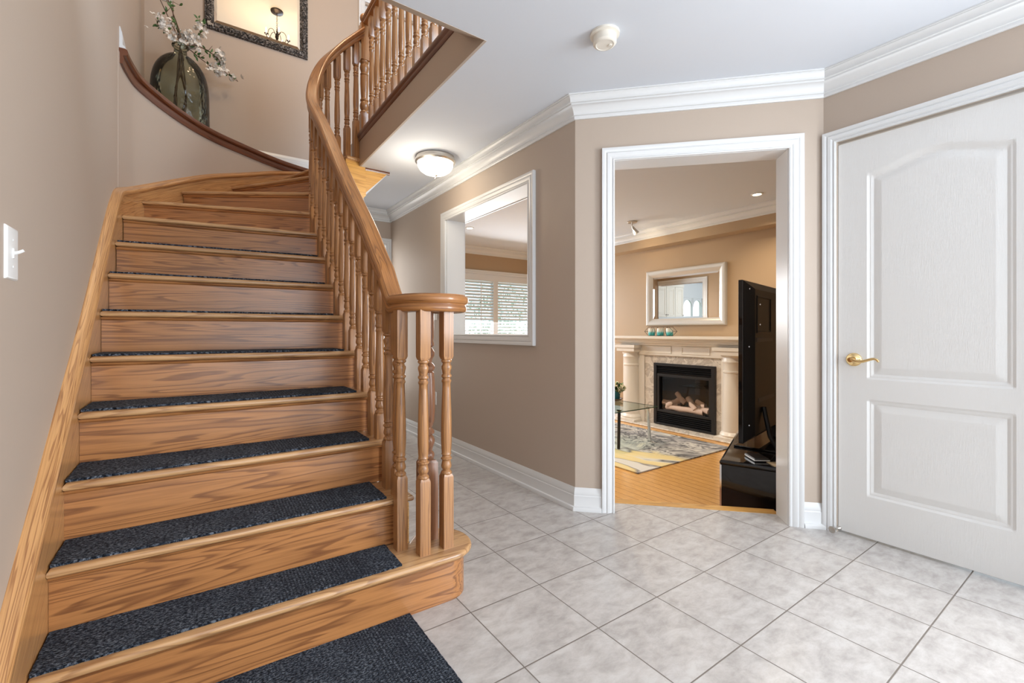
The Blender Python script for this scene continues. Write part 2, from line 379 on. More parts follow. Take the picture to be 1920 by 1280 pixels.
# floors
bm = prism(B(), [(-.6, -2.4), (2.9, -2.4), (2.9, 1.11), (2.035, 1.975), (2.035, 5.0), (-.6, 5.0)], -.16, 0)
struct('floor', bm, M['tile'])
bm = box(B(), 2.0, 5.4, 1.0, 6.3, LF-.1, LF); struct('floor_family', bm, M['planks'])
bm = box(B(), -3.2, 2.0, 5.0, 7.6, LF-.1, LF); struct('floor_kitchen', bm, M['tile'])
# ceilings (with the stairwell opening)
bm = B(); box(bm, -.5, 5.5, -2.4, YO, ZC, F2-.01); box(bm, XS, 5.5, YO, 5.0, ZC, F2-.01); box(bm, -3.2, 5.5, 5.0, 7.6, ZC, F2-.01)
struct('ceiling', bm, M['ceil'])
bm = box(B(), -.5, 4.2, -.2, 5.1, ZT, ZT+.1); struct('ceiling_upper', bm, plain('upper_ceiling_paint', (.72, .68, .60), .8))
bm = B(); box(bm, XS, 4.1, YO-1.9, 5.0, F2-.01, F2+.002); box(bm, XL, XS, YO-1.9, YO-.12, F2-.01, F2+.002)
struct('floor_upper', bm, M['planks'])
# walls
bm = box(B(), XL-.12, XL, -2.3, 5.1, -.1, ZT); struct('wall_left', bm, M['wall'])
bm = B(); wall_open(bm, (XL-.12, YB+.12), (2.03, YB+.12), -.12, LF, ZC, [(1.22+.485, 1.80+.485, LF, 2.04)])
box(bm, XL, 1.56, YB, YB+.12, ZC, ZT); box(bm, 1.56, 2.40, YB, YB+.12, ZC+.227+2.05, ZT); box(bm, 2.40, 4.2, YB, YB+.12, F2-.1, ZT)
box(bm, 1.56, 2.40, YB, YB+.12, ZC, F2)
struct('wall_back', bm, M['wall'])
bm = wall_open(B(), (XH, YB), C1, -HT*0+.0001+HT-.0001, -.02, ZC, [(YB-3.56, YB-2.385, 1.02, 2.05)])
struct('wall_hall', bm, M['wall'])
L_diag = (Vector(C2)-Vector(C1)).length
DO0 = (Vector((2.018, 1.772))-Vector(C1)).length; DO1 = (Vector((2.666, 1.124))-Vector(C1)).length
bm = wall_open(B(), C1, C2, DT, -.02, ZC, [(DO0, DO1, -.02, 2.045)]); struct('wall_diagonal', bm, M['wall'])
bm = wall_open(B(), C2, (XR, YR), .12, -.02, ZC, [(.06, .802, -.02, 2.045)]); struct('wall_right', bm, M['wall'])
bm = wall_open(B(), (XR+.12, YR), (XL-.12, YR), .12, -.1, ZC, [(.75, 1.75, 0, 2.1), (1.95, 2.35, .2, 2.1)]); struct('wall_rear', bm, M['wall'])
# upper landing walls
bm = B(); box(bm, 4.1, 4.2, -.2, 5.0, F2, ZT); box(bm, XL, 4.2, -.2, -.1, F2, ZT); struct('wall_upper', bm, M['wall'])
# family room shell
bm = wall_open(B(), (XF, 6.4), (XF, .95), .12, LF, ZC, []); struct('wall_fireplace', bm, M['wall_gold'])
bm = wall_open(B(), (2.03, YW), (XF+.12, YW), .12, LF, ZC, [(1.05, 3.0, .78, 1.98)]); struct('wall_window', bm, M['wall_gold'])
bm = wall_open(B(), (XF, 1.12), (2.95, 1.12), .1, LF, ZC, []); struct('wall_family_near', bm, M['wall_gold'])
bm = box(B(), XF-.2, XF, 1.12, YW, 2.19, ZC); struct('wall_bulkhead', bm, M['wall_gold'])
bm = B(); box(bm, 2.027, 2.04, 1.98, 2.37, LF, ZC); box(bm, 2.027, 2.04, 3.575, 5.12, LF, ZC); box(bm, 2.027, 2.04, 2.37, 3.575, LF, 1.0); box(bm, 2.027, 2.04, 2.37, 3.575, 2.07, ZC)
box(bm, 1.9, 2.04, 5.12, YW, 2.06, ZC); struct('wall_family_hall', bm, M['wall_gold'])
# kitchen shell
bm = B(); wall_open(bm, (-3.1, 7.3), (2.03, 7.3), .12, LF, ZC, [(1.55, 2.95, .9, 2.0)]); box(bm, -3.2, -3.1, 5.05, 7.4, LF, ZC); box(bm, 2.03, 2.15, YW+.13, 7.4, LF, ZC); struct('wall_kitchen', bm, M['trim'])
# curved half wall under the ledge
OUT = [(XL, 3.10), (XL, 3.30), (-.345, 3.52), (-.292, 3.73), (-.112, 4.065), (.088, 4.315), (.326, 4.505), (.649, 4.717), (.933, 4.835), (1.17, 4.915), (1.40, 4.94)]
outw = spline(OUT, 6)
ci = [p for p in outw if p[1] > 3.30]
bm = B(); poly = [(p[0], p[1]) for p in ci]
back = [(1.40, YB+.02), (XL-.02, YB+.02), (XL-.02, 3.31)]
prism(bm, poly+back, 0, F2); struct('wall_curved', bm, M['wall'], smooth=25)
# ledge cap: dark oak nosing following the curve
led = [p for p in outw if p[1] > 3.36 and p[0] < 1.0]
prof = [(0.0, F2-.060), (-.012, F2-.060), (-.016, F2-.045), (-.018, F2-.03), (-.016, F2-.012), (-.028, F2-.010), (-.036, F2-.002), (-.038, F2+.012), (-.034, F2+.024), (-.024, F2+.030), (.05, F2+.030), (.05, F2+.001), (0, F2+.001)]
bm = sweep(B(), led, prof); struct('trim_1', bm, M['oak_red'], smooth=30)
# opening fascias (painted) and the splayed near edge
bm = box(B(), XS-.012, XS+.001, YO, YS, ZC-.002, F2+.002); struct('trim_2', bm, M['wall'])
bm = B()
prf = [(YO, ZC-.002), (YO+.18, ZC+.115), (YO+.18, F2), (YO-.13, F2), (YO-.13, ZC+.02), (YO, ZC+.02)]
a = [bm.verts.new((XL, y, z)) for y, z in prf]; b = [bm.verts.new((XS-.012, y, z)) for y, z in prf]
bm.faces.new(a); bm.faces.new(b[::-1])
for i in range(len(prf)): bm.faces.new((a[i], a[(i+1) % 6], b[(i+1) % 6], b[i]))
struct('trim_3', bm, M['wall'])
# crown moulding, foyer and hall
CR = [(0, -.118), (.009, -.118), (.012, -.112), (.012, -.100), (.019, -.098), (.019, -.091), (.021, -.084), (.028, -.072), (.039, -.061), (.050, -.054), (.054, -.052), (.054, -.044), (.064, -.042), (.064, -.035), (.066, -.025), (.071, -.016), (.077, -.011), (.077, -.007), (.085, -.007), (.085, 0), (0, 0)]
crown = [(o, ZC+z) for o, z in CR]
bm = sweep(B(), [(XR, YR), C2, C1, (XH, YB), (1.19, YB)], crown); struct('trim_4', bm, M['trim'], smooth=22)
# crown in the family room (runs on the bulkhead face and the far wall)
bm = sweep(B(), [(XF-.2, 1.12), (XF-.2, YW), (2.04, YW), (2.04, 2.0)], crown); struct('trim_5', bm, M['trim'], smooth=22)
# baseboards
BP = [(0, 0), (.028, 0), (.028, .012), (.024, .022), (.017, .026), (.015, .030), (.015, .085), (.012, .090), (.013, .100), (.009, .112), (.007, .122), (.003, .132), (0, .132)]
def baseb(name, path, z=0):
    return struct(name, sweep(B(), path, [(o, h+z) for o, h in BP]), M['trim'], smooth=30)
cw = .072
pa = Vector(C1)+D*(DO0-cw); pb = Vector(C1)+D*(DO1+cw)
baseb('baseboard_hall', [tuple(pa), C1, (XH, YB)])
baseb('baseboard_diagonal', [(XR, 1.003-.0), tuple(Vector(C2)), tuple(pb)][1:])
baseb('baseboard_right', [(XR, YR), (XR, .055)])
baseb('baseboard_upper', [(2.32+.16, YB), (4.1, YB)], F2) if 0 else None
baseb('baseboard_ledge', [(1.45, YB), (XL, YB), (XL, 3.39)], F2+.03)
baseb('baseboard_family', [(XF, 4.35), (XF, YW), (2.04, YW)], LF)
# casings
CP = [(0, 0), (0, .014), (.006, .017), (.010, .013), (.016, .013), (.024, .019), (.040, .021), (.046, .017), (.052, .021), (.060, .024), (.070, .024), (.072, .020), (.072, 0)]
def casing(name, O, U, Nn, s0, s1, za, zb, closed=False, w=.072, z0=0, parent=None):
    k = w/.072; pr = [(a*k, d) for a, d in CP]
    path = [(s0, za), (s1, za), (s1, zb), (s0, zb)] if closed else [(s1, za), (s1, zb), (s0, zb), (s0, za)]
    # the offset must go outwards from the opening: mitre is to the left, so walk clockwise
    path = path[::-1]
    bm = sweep(B(), path, pr, closed=closed, O=O, U=U, V=(0, 0, 1), Nn=Nn)
    return struct(name, bm, M['trim'], parent, smooth=30)
d3 = (D.x, D.y, 0); n3 = (-DN.x, -DN.y, 0)
c13 = (C1[0], C1[1], 0)
casing('trim_6', c13, d3, n3, DO0, DO1, 0, 2.045)
casing('trim_7', (XH, YB, 0), (0, -1, 0), (-1, 0, 0), YB-3.57, YB-2.375, 1.03, 2.045, closed=True)
casing('trim_8', (XR, C2[1], 0), (0, -1, 0), (-1, 0, 0), .058, .804, 0, 2.045, w=.058)
casing('trim_9', (1.22, YB, 0), (1, 0, 0), (0, -1, 0), 0.0, .58, 0, 2.04)
casing('trim_10', (1.56, YB, 0), (1, 0, 0), (0, -1, 0), .0, .84, F2, F2+2.05)
# jamb linings
def lining(name, p0, d, n, s0, s1, za, zb, t, closed=False, th=.014):
    bm = B(); p0 = Vector(p0); d = Vector(d); 
    def q(s, e): v = p0+d*s+n*e; return v
    for s in (s0, s1-th):
        prism(bm, [q(s, -.001), q(s+th, -.001), q(s+th, t), q(s, t)], za, zb)
    prism(bm, [q(s0, -.001), q(s1, -.001), q(s1, t), q(s0, t)], zb-th, zb)
    if closed: prism(bm, [q(s0, -.001), q(s1, -.001), q(s1, t), q(s0, t)], za, za+th)
    return struct(name, bm, M['trim'])
lining('trim_11', C1, D, DN, DO0-.012, DO1+.012, 0, 2.057, DT+.004)
lining('trim_12', (XH, YB), Vector((0, -1)), Vector((1, 0)), YB-3.572, YB-2.373, 1.012, 2.062, HT+.012, True)
lining('trim_13', (1.22, YB), Vector((1, 0)), Vector((0, 1)), -.012, .592, 0, 2.05, .12)
# family side casing of the pass-through and doorway
casing('trim_14', (2.04, YB, 0), (0, -1, 0), (1, 0, 0), YB-3.57, YB-2.375, 1.03, 2.045, closed=True)
casing('trim_15', (2.04, 6.17, 0), (0, -1, 0), (1, 0, 0), 0.0, 1.05, LF, 2.06, w=.10)
# oak nosing at the step down into the family room
w0 = Vector(C1)+DN*(DT+.004)
q = [w0+D*(DO0-.01), w0+D*(DO1+.01)]
bm = B(); sweep(bm, [tuple(q[0]), tuple(q[1])], [(-.002, -.025), (-.002, .002), (.068, .002), (.074, -.004), (.076, -.012), (.073, -.021), (.066, -.025)])
struct('trim_16', bm, M['oak_soffit'], smooth=40)
bm = obox(B(), tuple(q[0]), tuple(q[1]), .045, LF, -.025); struct('trim_17', bm, M['oak_uv'])



# ================================================================ the staircase
RS = .1905
NL = {1: (-.345, 1.55), 2: (-.345, 1.74), 3: (-.345, 1.925), 4: (-.345, 2.15), 5: (-.345, 2.37), 6: (-.345, 2.60), 7: (-.345, 2.81), 8: (-.345, 3.05), 9: (-.342, 3.29),
      10: (-.285, 3.69), 11: (-.085, 4.055), 12: (.25, 4.43), 13: (.62, 4.69), 14: (1.17, 4.92)}
INK = [(.69, 1.535), (.69, 1.715), (.69, 1.93), (.69, 2.12), (.69, 2.335), (.69, 2.55), (.69, 2.75), (.69, 2.945), (.685, 3.15), (.688, 3.37), (.735, 3.53), (.83, 3.645), (1.0, 3.71), (1.175, 3.74)]
_ins = spline([(p[0], p[1], k+1.0) for k, p in enumerate(INK)], 10)
def inner(k, off=0.0):
    """plan point of the balustrade line at step number k, offset to the hall side"""
    x = min(max((k-1)*10, 0), len(_ins)-1.001); i = int(x); f = x-i
    a, b = _ins[i], _ins[i+1]; p = a.lerp(b, f); d = Vector((b.x-a.x, b.y-a.y)).normalized()
    return Vector((p.x+d.y*off, p.y-d.x*off))
stair = thing('staircase', 'honey oak staircase curving up to the right beside the beige left wall', 'staircase', (.17, 1.55, 0))
LOC = stair.location.copy()
def sp(name, bm, mat, parent=stair, loc=None, rotz=0, **k):
    o = link(name, bm, mat, parent, loc=(Vector(loc) if loc else Vector((0, 0, 0)))-(LOC if parent == stair else Vector((0, 0, 0))), rotz=rotz, **k); return o
def local(pts, O, a):
    c, s_ = cos(-a), sin(-a); return [((p[0]-O[0])*c-(p[1]-O[1])*s_, (p[0]-O[0])*s_+(p[1]-O[1])*c) for p in pts]
def slab(bm, pts, z0, z1, nose=True):
    """horizontal board with a rounded edge all round"""
    r = (z1-z0)/2; zc = (z0+z1)/2; mt = mitres(pts, True); P = [Vector(p[:2]) for p in pts]; rings = []
    area2 = sum(P[i].x*P[(i+1) % len(P)].y-P[(i+1) % len(P)].x*P[i].y for i in range(len(P)))
    sg = 1 if area2 > 0 else -1
    for k in range(7):
        a = -pi/2+pi*k/6; ins = r*(1-cos(a))
        rings.append([bm.verts.new((p.x+m.x*ins*sg, p.y+m.y*ins*sg, zc+r*sin(a))) for p, m in zip(P, mt)])
    n = len(P)
    for a, b in zip(rings, rings[1:]):
        for i in range(n): bm.faces.new((a[i], a[(i+1) % n], b[(i+1) % n], b[i]))
    bm.faces.new(rings[0][::-1]); bm.faces.new(rings[-1]); return bm
outc = [p for p in spline(OUT, 6)]
def between(p0, p1):
    """outer wall points strictly between two nosing ends (moved in to the skirt face)"""
    mt = mitres([tuple(p) for p in outc], False); r = []
    for p, m in zip(outc, mt):
        q = Vector((p.x, p.y))-m*.02
        t = (q-Vector(p0)).dot(Vector(p1)-Vector(p0))/(Vector(p1)-Vector(p0)).length_squared
        if .06 < t < .94: r.append((q.x, q.y))
    return r
TH = .027
# carpets lie on the treads: things of their own
mat_pts = {}
for k in range(1, 14):
    l0, l1 = Vector(NL[k]), Vector(NL[k+1]); r0, r1 = inner(k, .055), inner(k+1, .055)
    d = (r0-l0).normalized(); a = math.atan2(d.y, d.x); d1 = (r1-l1).normalized(); n1 = Vector((-d1.y, d1.x))
    bk0, bk1 = l1+n1*.034, r1+n1*.034
    if k == 1:
        arc = [(.835+.125*cos(t), 1.655+.135*sin(t)) for t in [R_(-90+i*12) for i in range(21)]]
        pts = [tuple(l0), (.70, 1.522)]+arc+[(.745, 1.80), (.70, 1.80), (.70, bk1.y), tuple(bk0)]
    else:
        mids = [tuple(inner(k+j/5, .055)) for j in range(1, 5)] if k > 8 else []
        bt = between(NL[k], NL[k+1])[::-1] if k >= 9 else []
        pts = [tuple(l0), tuple(r0)]+mids+[tuple(r1), tuple(bk1), tuple(bk0)]+bt
    O = (l0.x, l0.y)
    bm = slab(B(), local(pts, O, a), -TH, 0)
    sp('tread', bm, M['oak_nose'], loc=(O[0], O[1], RS*k), rotz=a, smooth=50)
    # small cove moulding under the nosing
    n0 = Vector((-d.y, d.x)); f0 = l0+n0*.028; f1 = inner(k, .02)+n0*.028
    if k == 1:
        path = [tuple(f0), (.70, 1.552)]+[(.83+.098*cos(t), 1.655+.105*sin(t)) for t in [R_(-90+i*12) for i in range(19)]]+[(.73, 1.77)]
    else: path = [tuple(f0), tuple(f1)]
    lp = local(path, O, a)
    h = RS-TH if k > 1 else RS-TH
    bm = sweep(B(), lp, [(0, 0), (.018, 0), (.018, h), (0, h)])
    bm2 = sweep(bm, lp, [(0.001, h-.014), (-.004, h-.013), (-.009, h-.008), (-.011, h-.001), (0.001, h)])
    sp('riser', bm2, M['oak_x'], loc=(O[0], O[1], RS*(k-1)), rotz=a, smooth=35)
# top riser below the landing
l0 = Vector(NL[14]); r0 = inner(14, 0); d = (r0-l0).normalized(); a = math.atan2(d.y, d.x); O = l0+Vector((-d.y, d.x))*.028
L14 = (r0-l0).length
sp('riser', box(B(), 0, L14, 0, .018, 0, RS-TH-.02), M['oak_x'], loc=(O.x, O.y, RS*13), rotz=a)
sp('landing_nosing', slab(B(), [(0, -.028), (L14, -.028), (L14, .08), (0, .08)], -TH, .004), M['oak_nose'], loc=(O.x, O.y, F2), rotz=a, smooth=50)
# wall skirt: board plus flat cap, following straight wall then the curve
CAPZ = [(XL, 1.10, .105), (XL, 1.467, .402), (XL, 1.887, .744), (XL, 2.293, 1.074), (XL, 2.883, 1.60), (XL, 3.10, 1.765), (XL, 3.24, 1.835), (-.345, 3.52, 1.92), (-.292, 3.73, 2.00), (-.112, 4.065, 2.17), (.088, 4.315, 2.315), (.326, 4.505, 2.43), (.649, 4.717, 2.575), (.933, 4.835, 2.66), (1.10, 4.895, 2.70)]
cz = spline(CAPZ, 5)
cpath = [(p.x, p.y) for p in cz]; czs = [p.z for p in cz]
bm = sweep(B(), cpath, [(0, -.030), (-.030, -.030), (-.036, -.026), (-.041, -.018), (-.041, -.008), (-.037, 0), (-.012, .004), (-.004, .012), (0, .012)], zs=czs)
sp('skirt_cap', bm, M['oak_skirt'], smooth=40)
bm = B(); uvl = bm.loops.layers.uv.verify(); mt = mitres(cpath, False); prev = None; ln = 0
for i, (p, z) in enumerate(zip(cz, czs)):
    q = Vector((p.x, p.y)); zb = max(0, z-.62); w = q-mt[i]*.02
    ring = [bm.verts.new((q.x, q.y, zb)), bm.verts.new((w.x, w.y, zb)), bm.verts.new((w.x, w.y, z-.028)), bm.verts.new((q.x, q.y, z-.028))]
    if prev:
        l0_ = ln; ln += (Vector(cz[i])-Vector(cz[i-1])).length
        for j in range(4):
            f = bm.faces.new((prev[j], prev[(j+1) % 4], ring[(j+1) % 4], ring[j]))
            vz = [prev[j].co.z-cz[i-1].z, prev[(j+1) % 4].co.z-cz[i-1].z, ring[(j+1) % 4].co.z-z, ring[j].co.z-z]
            for lp, u, v in zip(f.loops, (l0_, l0_, ln, ln), vz): lp[uvl].uv = (u, v)
    else: bm.faces.new(ring)
    prev = ring
bm.faces.new(prev[::-1]); sp('skirt_board', bm, M['oak_skirt'], smooth=40)
# open stringer on the hall side, cut under the treads
bm = B(); uvl = bm.loops.layers.uv.verify(); prev = None; ln = 0; NK = 8
def sbot(k): return max(0, RS*k-.30-.18*max(0, min(1, (k-9)/4)))
for st in range(1, 14):
    for j in range(NK):
        ka, kb = st+j/NK, st+(j+1)/NK
        if st == 1: ka = max(ka, 1.42); 
        if kb <= ka: continue
        A = [inner(ka, .012), inner(ka, .032)]; Bq = [inner(kb, .012), inner(kb, .032)]
        zt = RS*st-TH; dl = (Bq[1]-A[1]).length; z0a, z0b = sbot(ka), sbot(kb)
        vv = [bm.verts.new((p.x, p.y, z)) for p, z in ((A[0], z0a), (A[1], z0a), (Bq[1], z0b), (Bq[0], z0b), (A[0], zt), (A[1], zt), (Bq[1], zt), (Bq[0], zt))]
        for f in ((0, 1, 2, 3), (4, 7, 6, 5), (0, 4, 5, 1), (1, 5, 6, 2), (2, 6, 7, 3), (3, 7, 4, 0)):
            ff = bm.faces.new([vv[i] for i in f])
            for lp in ff.loops:
                i = list(vv).index(lp.vert); lp[uvl].uv = (ln+(dl if i in (2, 3, 6, 7) else 0), lp.vert.co.z)
        ln += dl
e0 = inner(14, .012); 
pts = [(e0.x-.01, 2.20), (1.37, 2.408), (1.37, ZC-.001), (e0.x-.01, ZC-.001)]
fa = [bm.verts.new((x, e0.y-.02, z)) for x, z in pts]; fb = [bm.verts.new((x, e0.y, z)) for x, z in pts]
for fs in (fa, fb[::-1]):
    ff = bm.faces.new(fs)
    for lp in ff.loops: lp[uvl].uv = (ln+lp.vert.co.x, lp.vert.co.z)
for i in range(4): bm.faces.new((fa[i], fa[(i+1) % 4], fb[(i+1) % 4], fb[i]))
sp('stringer', bm, M['oak_soffit'], smooth=30)
# moulding along the stringer where it meets the hall ceiling
bm = sweep(B(), [(1.175, 3.722), (1.385, 3.722)], [(0.0, ZC-.022), (-.014, ZC-.022), (-.018, ZC-.012), (-.018, ZC), (0, ZC)])
sp('stringer_moulding', bm, M['oak_red'])
# handrail with the volute at the bottom
def rail_z(k):
    lift = .76 + (.02*max(0, k-9.5)**1.0 if k > 9.5 else 0) + (.03*max(0, k-10.5) if k > 10.5 else 0)
    return RS*k+min(lift, .90)
VZ = 1.165
vol = [(.845, 1.690), (.822, 1.715), (.835, 1.752), (.885, 1.748), (.915, 1.700), (.908, 1.635), (.868, 1.590), (.805, 1.572), (.742, 1.594), (.702, 1.650), (.690, 1.735)]
rp = [Vector((x, y, VZ)) for x, y in vol]
rp += [Vector((.690, 1.80, VZ+.012))]
for i in range(1, 120):
    k = 2.75+i*(13.93-2.75)/119; p = inner(k); rp.append(Vector((p.x, p.y, rail_z(k))))
rp = spline(rp[:13], 4)+rp[13:]
_rh = [(.022, -.036), (.030, -.032), (.034, -.024), (.033, -.015), (.029, -.008), (.0285, -.004), (.034, -.001), (.040, .006), (.042, .014), (.040, .022), (.035, .029), (.030, .031), (.029, .034)]
RP = [(0, -.036)]+_rh+[(0, .0345)]+[(-a, b) for a, b in _rh[::-1]]
slope = []
for i in range(len(rp)):
    a, b = rp[max(0, i-1)], rp[min(len(rp)-1, i+1)]; h = max(1e-4, math.hypot(b.x-a.x, b.y-a.y)); slope.append(min(1.35, math.hypot(1, (b.z-a.z)/h)))
def rail_mesh(rp, slope, RP=RP, closed=False):
    bm = B(); uvl = bm.loops.layers.uv.verify(); mt = mitres([(p.x, p.y) for p in rp], False); rings = []; L = [0]
    for i, p in enumerate(rp):
        if i: L.append(L[-1]+(p-rp[i-1]).length)
        rings.append([bm.verts.new((p.x+mt[i].x*o, p.y+mt[i].y*o, p.z+z*slope[i])) for o, z in RP])
    K = len(RP); pl = [0]
    for j in range(K): pl.append(pl[-1]+math.dist(RP[j], RP[(j+1) % K]))
    for i in range(len(rp)-1):
        for j in range(K):
            f = bm.faces.new((rings[i][j], rings[i][(j+1) % K], rings[i+1][(j+1) % K], rings[i+1][j]))
            for lp, uv in zip(f.loops, ((L[i], pl[j]), (L[i], pl[j+1]), (L[i+1], pl[j+1]), (L[i+1], pl[j]))): lp[uvl].uv = uv
    bm.faces.new(rings[0]); bm.faces.new(rings[-1][::-1]); return bm
bm = rail_mesh(rp, slope)
lathe(bm, [(.0, -.036), (.030, -.036), (.040, -.028), (.040, -.014), (.036, -.006), (.046, .004), (.050, .016), (.046, .028), (.030, .037), (0, .038)], 28, (.848, 1.688), cap=False, z0=VZ)
sp('handrail', bm, M['oak_uv'], smooth=45)
# turned balusters
TP = [(.0205, .000), (.0225, .006), (.0205, .012), (.0155, .016), (.0155, .020), (.0200, .026), (.0212, .034), (.0190, .044), (.0170, .052), (.0170, .056), (.0225, .061), (.0225, .066), (.0175, .070),
      (.0170, .076), (.0205, .080), (.0185, .085), (.0200, .100), (.0216, .130), (.0219, .160), (.0214, .200), (.0201, .250), (.0186, .300), (.0172, .345), (.0166, .364),
      (.0195, .369), (.0205, .374), (.0175, .379), (.0160, .384), (.0210, .390), (.0210, .396), (.0168, .402), (.0180, .412), (.0210, .424), (.0210, .432), (.0170, .440), (.0158, .444), (.0220, .451), (.0220, .457), (.0170, .462)]
def turned(hb, top, slope=0.0, w=.0215, sc=1.0, tl=.462, seg=14, tb=None):
    """bottom block 0..hb, turned part, top block up to the given height"""
    bm = B(); k = (tl)/.462
    def block(z0, z1, c0, c1):
        rr = [(z0, w*.80 if c0 else w), (z0+.012, w), (z1-.012, w), (z1, w*.80 if c1 else w)]; prev = None
        for z, a in rr:
            r = [bm.verts.new((x*a, y*a, z)) for x, y in ((-1, -1), (1, -1), (1, 1), (-1, 1))]
            if prev:
                for i in range(4): bm.faces.new((prev[i], prev[(i+1) % 4], r[(i+1) % 4], r[i]))
            else: bm.faces.new(r[::-1])
            prev = r
        bm.faces.new(prev)
    block(0, hb, False, True); lathe(bm, [(r*sc, hb-.002+z*k) for r, z in TP], seg); block(hb+tl-.004, top, True, False)
    return bm
def baluster(x, y, z0, ztop, parent, a, name='baluster'):
    hb = max(.06, ztop-z0-.19-.462)
    return sp(name, turned(hb, ztop-z0), M['oak_z'], parent, loc=(x, y, z0), rotz=a, smooth=35)
for x, y in ((.674, 1.685), (.732, 1.598), (.835, 1.603)):
    baluster(x, y, RS, VZ-.03, stair, 0)
def volute_newel():
    bm = B(); w = .034
    r = [[bm.verts.new((x*a, y*a, z)) for x, y in ((-1, -1), (1, -1), (1, 1), (-1, 1))] for z, a in ((0, w), (.316, w), (.328, w*.8))]
    bm.faces.new(r[0][::-1]); bm.faces.new(r[2])
    for p_, q_ in zip(r, r[1:]):
        for i in range(4): bm.faces.new((p_[i], p_[(i+1) % 4], q_[(i+1) % 4], q_[i]))
    pr = [(.024, .326), (.029, .336), (.031, .348), (.027, .358), (.020, .364), (.024, .378), (.031, .398), (.032, .410), (.026, .424), (.020, .430), (.030, .438), (.030, .448), (.022, .456), (.020, .462), (.024, .470), (.030, .490), (.033, .530), (.033, .60), (.031, .66), (.028, .690), (.022, .694), (.031, .704), (.032, .716), (.026, .726), (.018, .732), (.021, .745), (.030, .762), (.031, .774), (.024, .788), (.018, .795), (.029, .803), (.029, .812), (.026, .822), (.028, .84), (.028, VZ-.03-RS)]
    lathe(bm, pr, 24); return bm
M['oak_dark'] = oak('oak_newel', 'z', light=(.27, .115, .052), dark=(.15, .06, .028), across=9)
sp('newel', volute_newel(), M['oak_dark'], loc=(.802, 1.712, RS), smooth=35)
for st in range(2, 14):
    for fr in ((.20, .68) if st < 13 else (.15, .58)):
        k = st+fr
        if k < 2.1: continue
        p = inner(k); q = inner(k+.05); aa = math.atan2(q.y-p.y, q.x-p.x)-pi/2
        baluster(p.x, p.y, RS*st, rail_z(k)-.032, stair, aa)
# upper newel, standing on the top winder
NX, NY = 1.178, 3.745
def big_newel(z0, z1):
    bm = B()
    def blk(a, b, w=.036):
        box(bm, -w, w, -w, w, a, b)
    blk(z0, z0+.40)
    t0 = z0+.40; H = z1-.30-t0
    pr = [(.034, 0), (.037, .012), (.034, .022), (.024, .03), (.034, .045), (.038, .07), (.033, .095), (.026, .105), (.034, .112), (.034, .122), (.027, .13), (.030, .17), (.034, .25), (.034, .32)]
    pr += [(.028, H-.14), (.025, H-.13), (.034, H-.122), (.034, H-.112), (.026, H-.104), (.033, H-.085), (.038, H-.06), (.034, H-.038), (.025, H-.03), (.035, H-.02), (.037, H-.01), (.030, H)]
    lathe(bm, [(r, t0+z) for r, z in pr], 24); blk(t0+H-.003, z1)
    lathe(bm, [(.030, z1-.001), (.037, z1+.008), (.026, z1+.016), (.018, z1+.022), (.022, z1+.028), (.033, z1+.042), (.037, z1+.060), (.033, z1+.078), (.020, z1+.091), (.001, z1+.096)], 24)
    return bm
sp('newel', big_newel(0, 1.15), M['oak_z'], loc=(NX, NY, RS*13), smooth=35)

# ---------------------------------------------------------------- guard railing of the upper floor
guard = thing('guard_railing', 'oak guard railing with turned balusters on the upper floor edge above the hall', 'railing', (1.19, 2.6, F2))
def gp(name, bm, mat, loc=(0, 0, 0), rotz=0, **k):
    return link(name, bm, mat, guard, loc=Vector(loc)-guard.location, rotz=rotz, **k)
gz = 3.647
gp('handrail', rail_mesh([Vector((1.19, NY-.037, gz)), Vector((1.19, 2.6, gz)), Vector((1.19, YO-.02, gz))], [1, 1, 1]), M['oak_uv'], smooth=45)
bm = sweep(B(), [(1.165, YO-.0), (1.165, NY-.038)], [(.030, F2-.045), (.046, F2-.045), (.050, F2-.036), (.050, F2-.018), (.056, F2-.008), (.058, F2+.008), (.054, F2+.022), (.040, F2+.030), (-.04, F2+.030), (-.04, F2+.002), (.022, F2+.002), (.022, F2-.045)][::-1])
gp('shoe_rail', bm, M['oak_red'], smooth=30)
y = 3.593
while y > YO+.02:
    z0, z1 = F2+.029, gz-.034
    gp('baluster', turned(z1-z0-.16-.56, z1-z0, tl=.56), M['oak_z'], loc=(1.19, y, z0), smooth=35); y -= .127
# ================================================================ under the stairs
up = [inner(1.5+i*.25, -.004) for i in range(int((14-1.5)/.25)+1)]
bm = B(); prev = None
for i, p in enumerate(up):
    k = 1.5+i*.25; q = inner(k, -.06) if k < 13.9 else inner(13.9, -.06); z = sbot(k)+.03
    ring = [bm.verts.new((p.x, p.y, 0)), bm.verts.new((q.x, q.y, 0)), bm.verts.new((q.x, q.y, z)), bm.verts.new((p.x, p.y, z))]
    if prev:
        for j in range(4): bm.faces.new((prev[j], prev[(j+1) % 4], ring[(j+1) % 4], ring[j]))
    else: bm.faces.new(ring)
    prev = ring
bm.faces.new(prev[::-1]); box(bm, 1.10, 1.16, 3.75, YB, 0, 2.30); struct('wall_understair', bm, M['wall'], smooth=25)
bm = B(); pr = [(1.10, 2.12), (1.16, 2.17), (1.375, 2.408), (1.375, F2-.02), (1.10, F2-.02)]
a = [bm.verts.new((x, 3.75, z)) for x, z in pr]; b = [bm.verts.new((x, YB, z)) for x, z in pr]
bm.faces.new(a); bm.faces.new(b[::-1])
for i in range(5): bm.faces.new((a[i], a[(i+1) % 5], b[(i+1) % 5], b[i]))
struct('wall_stair_soffit', bm, M['ceil'])

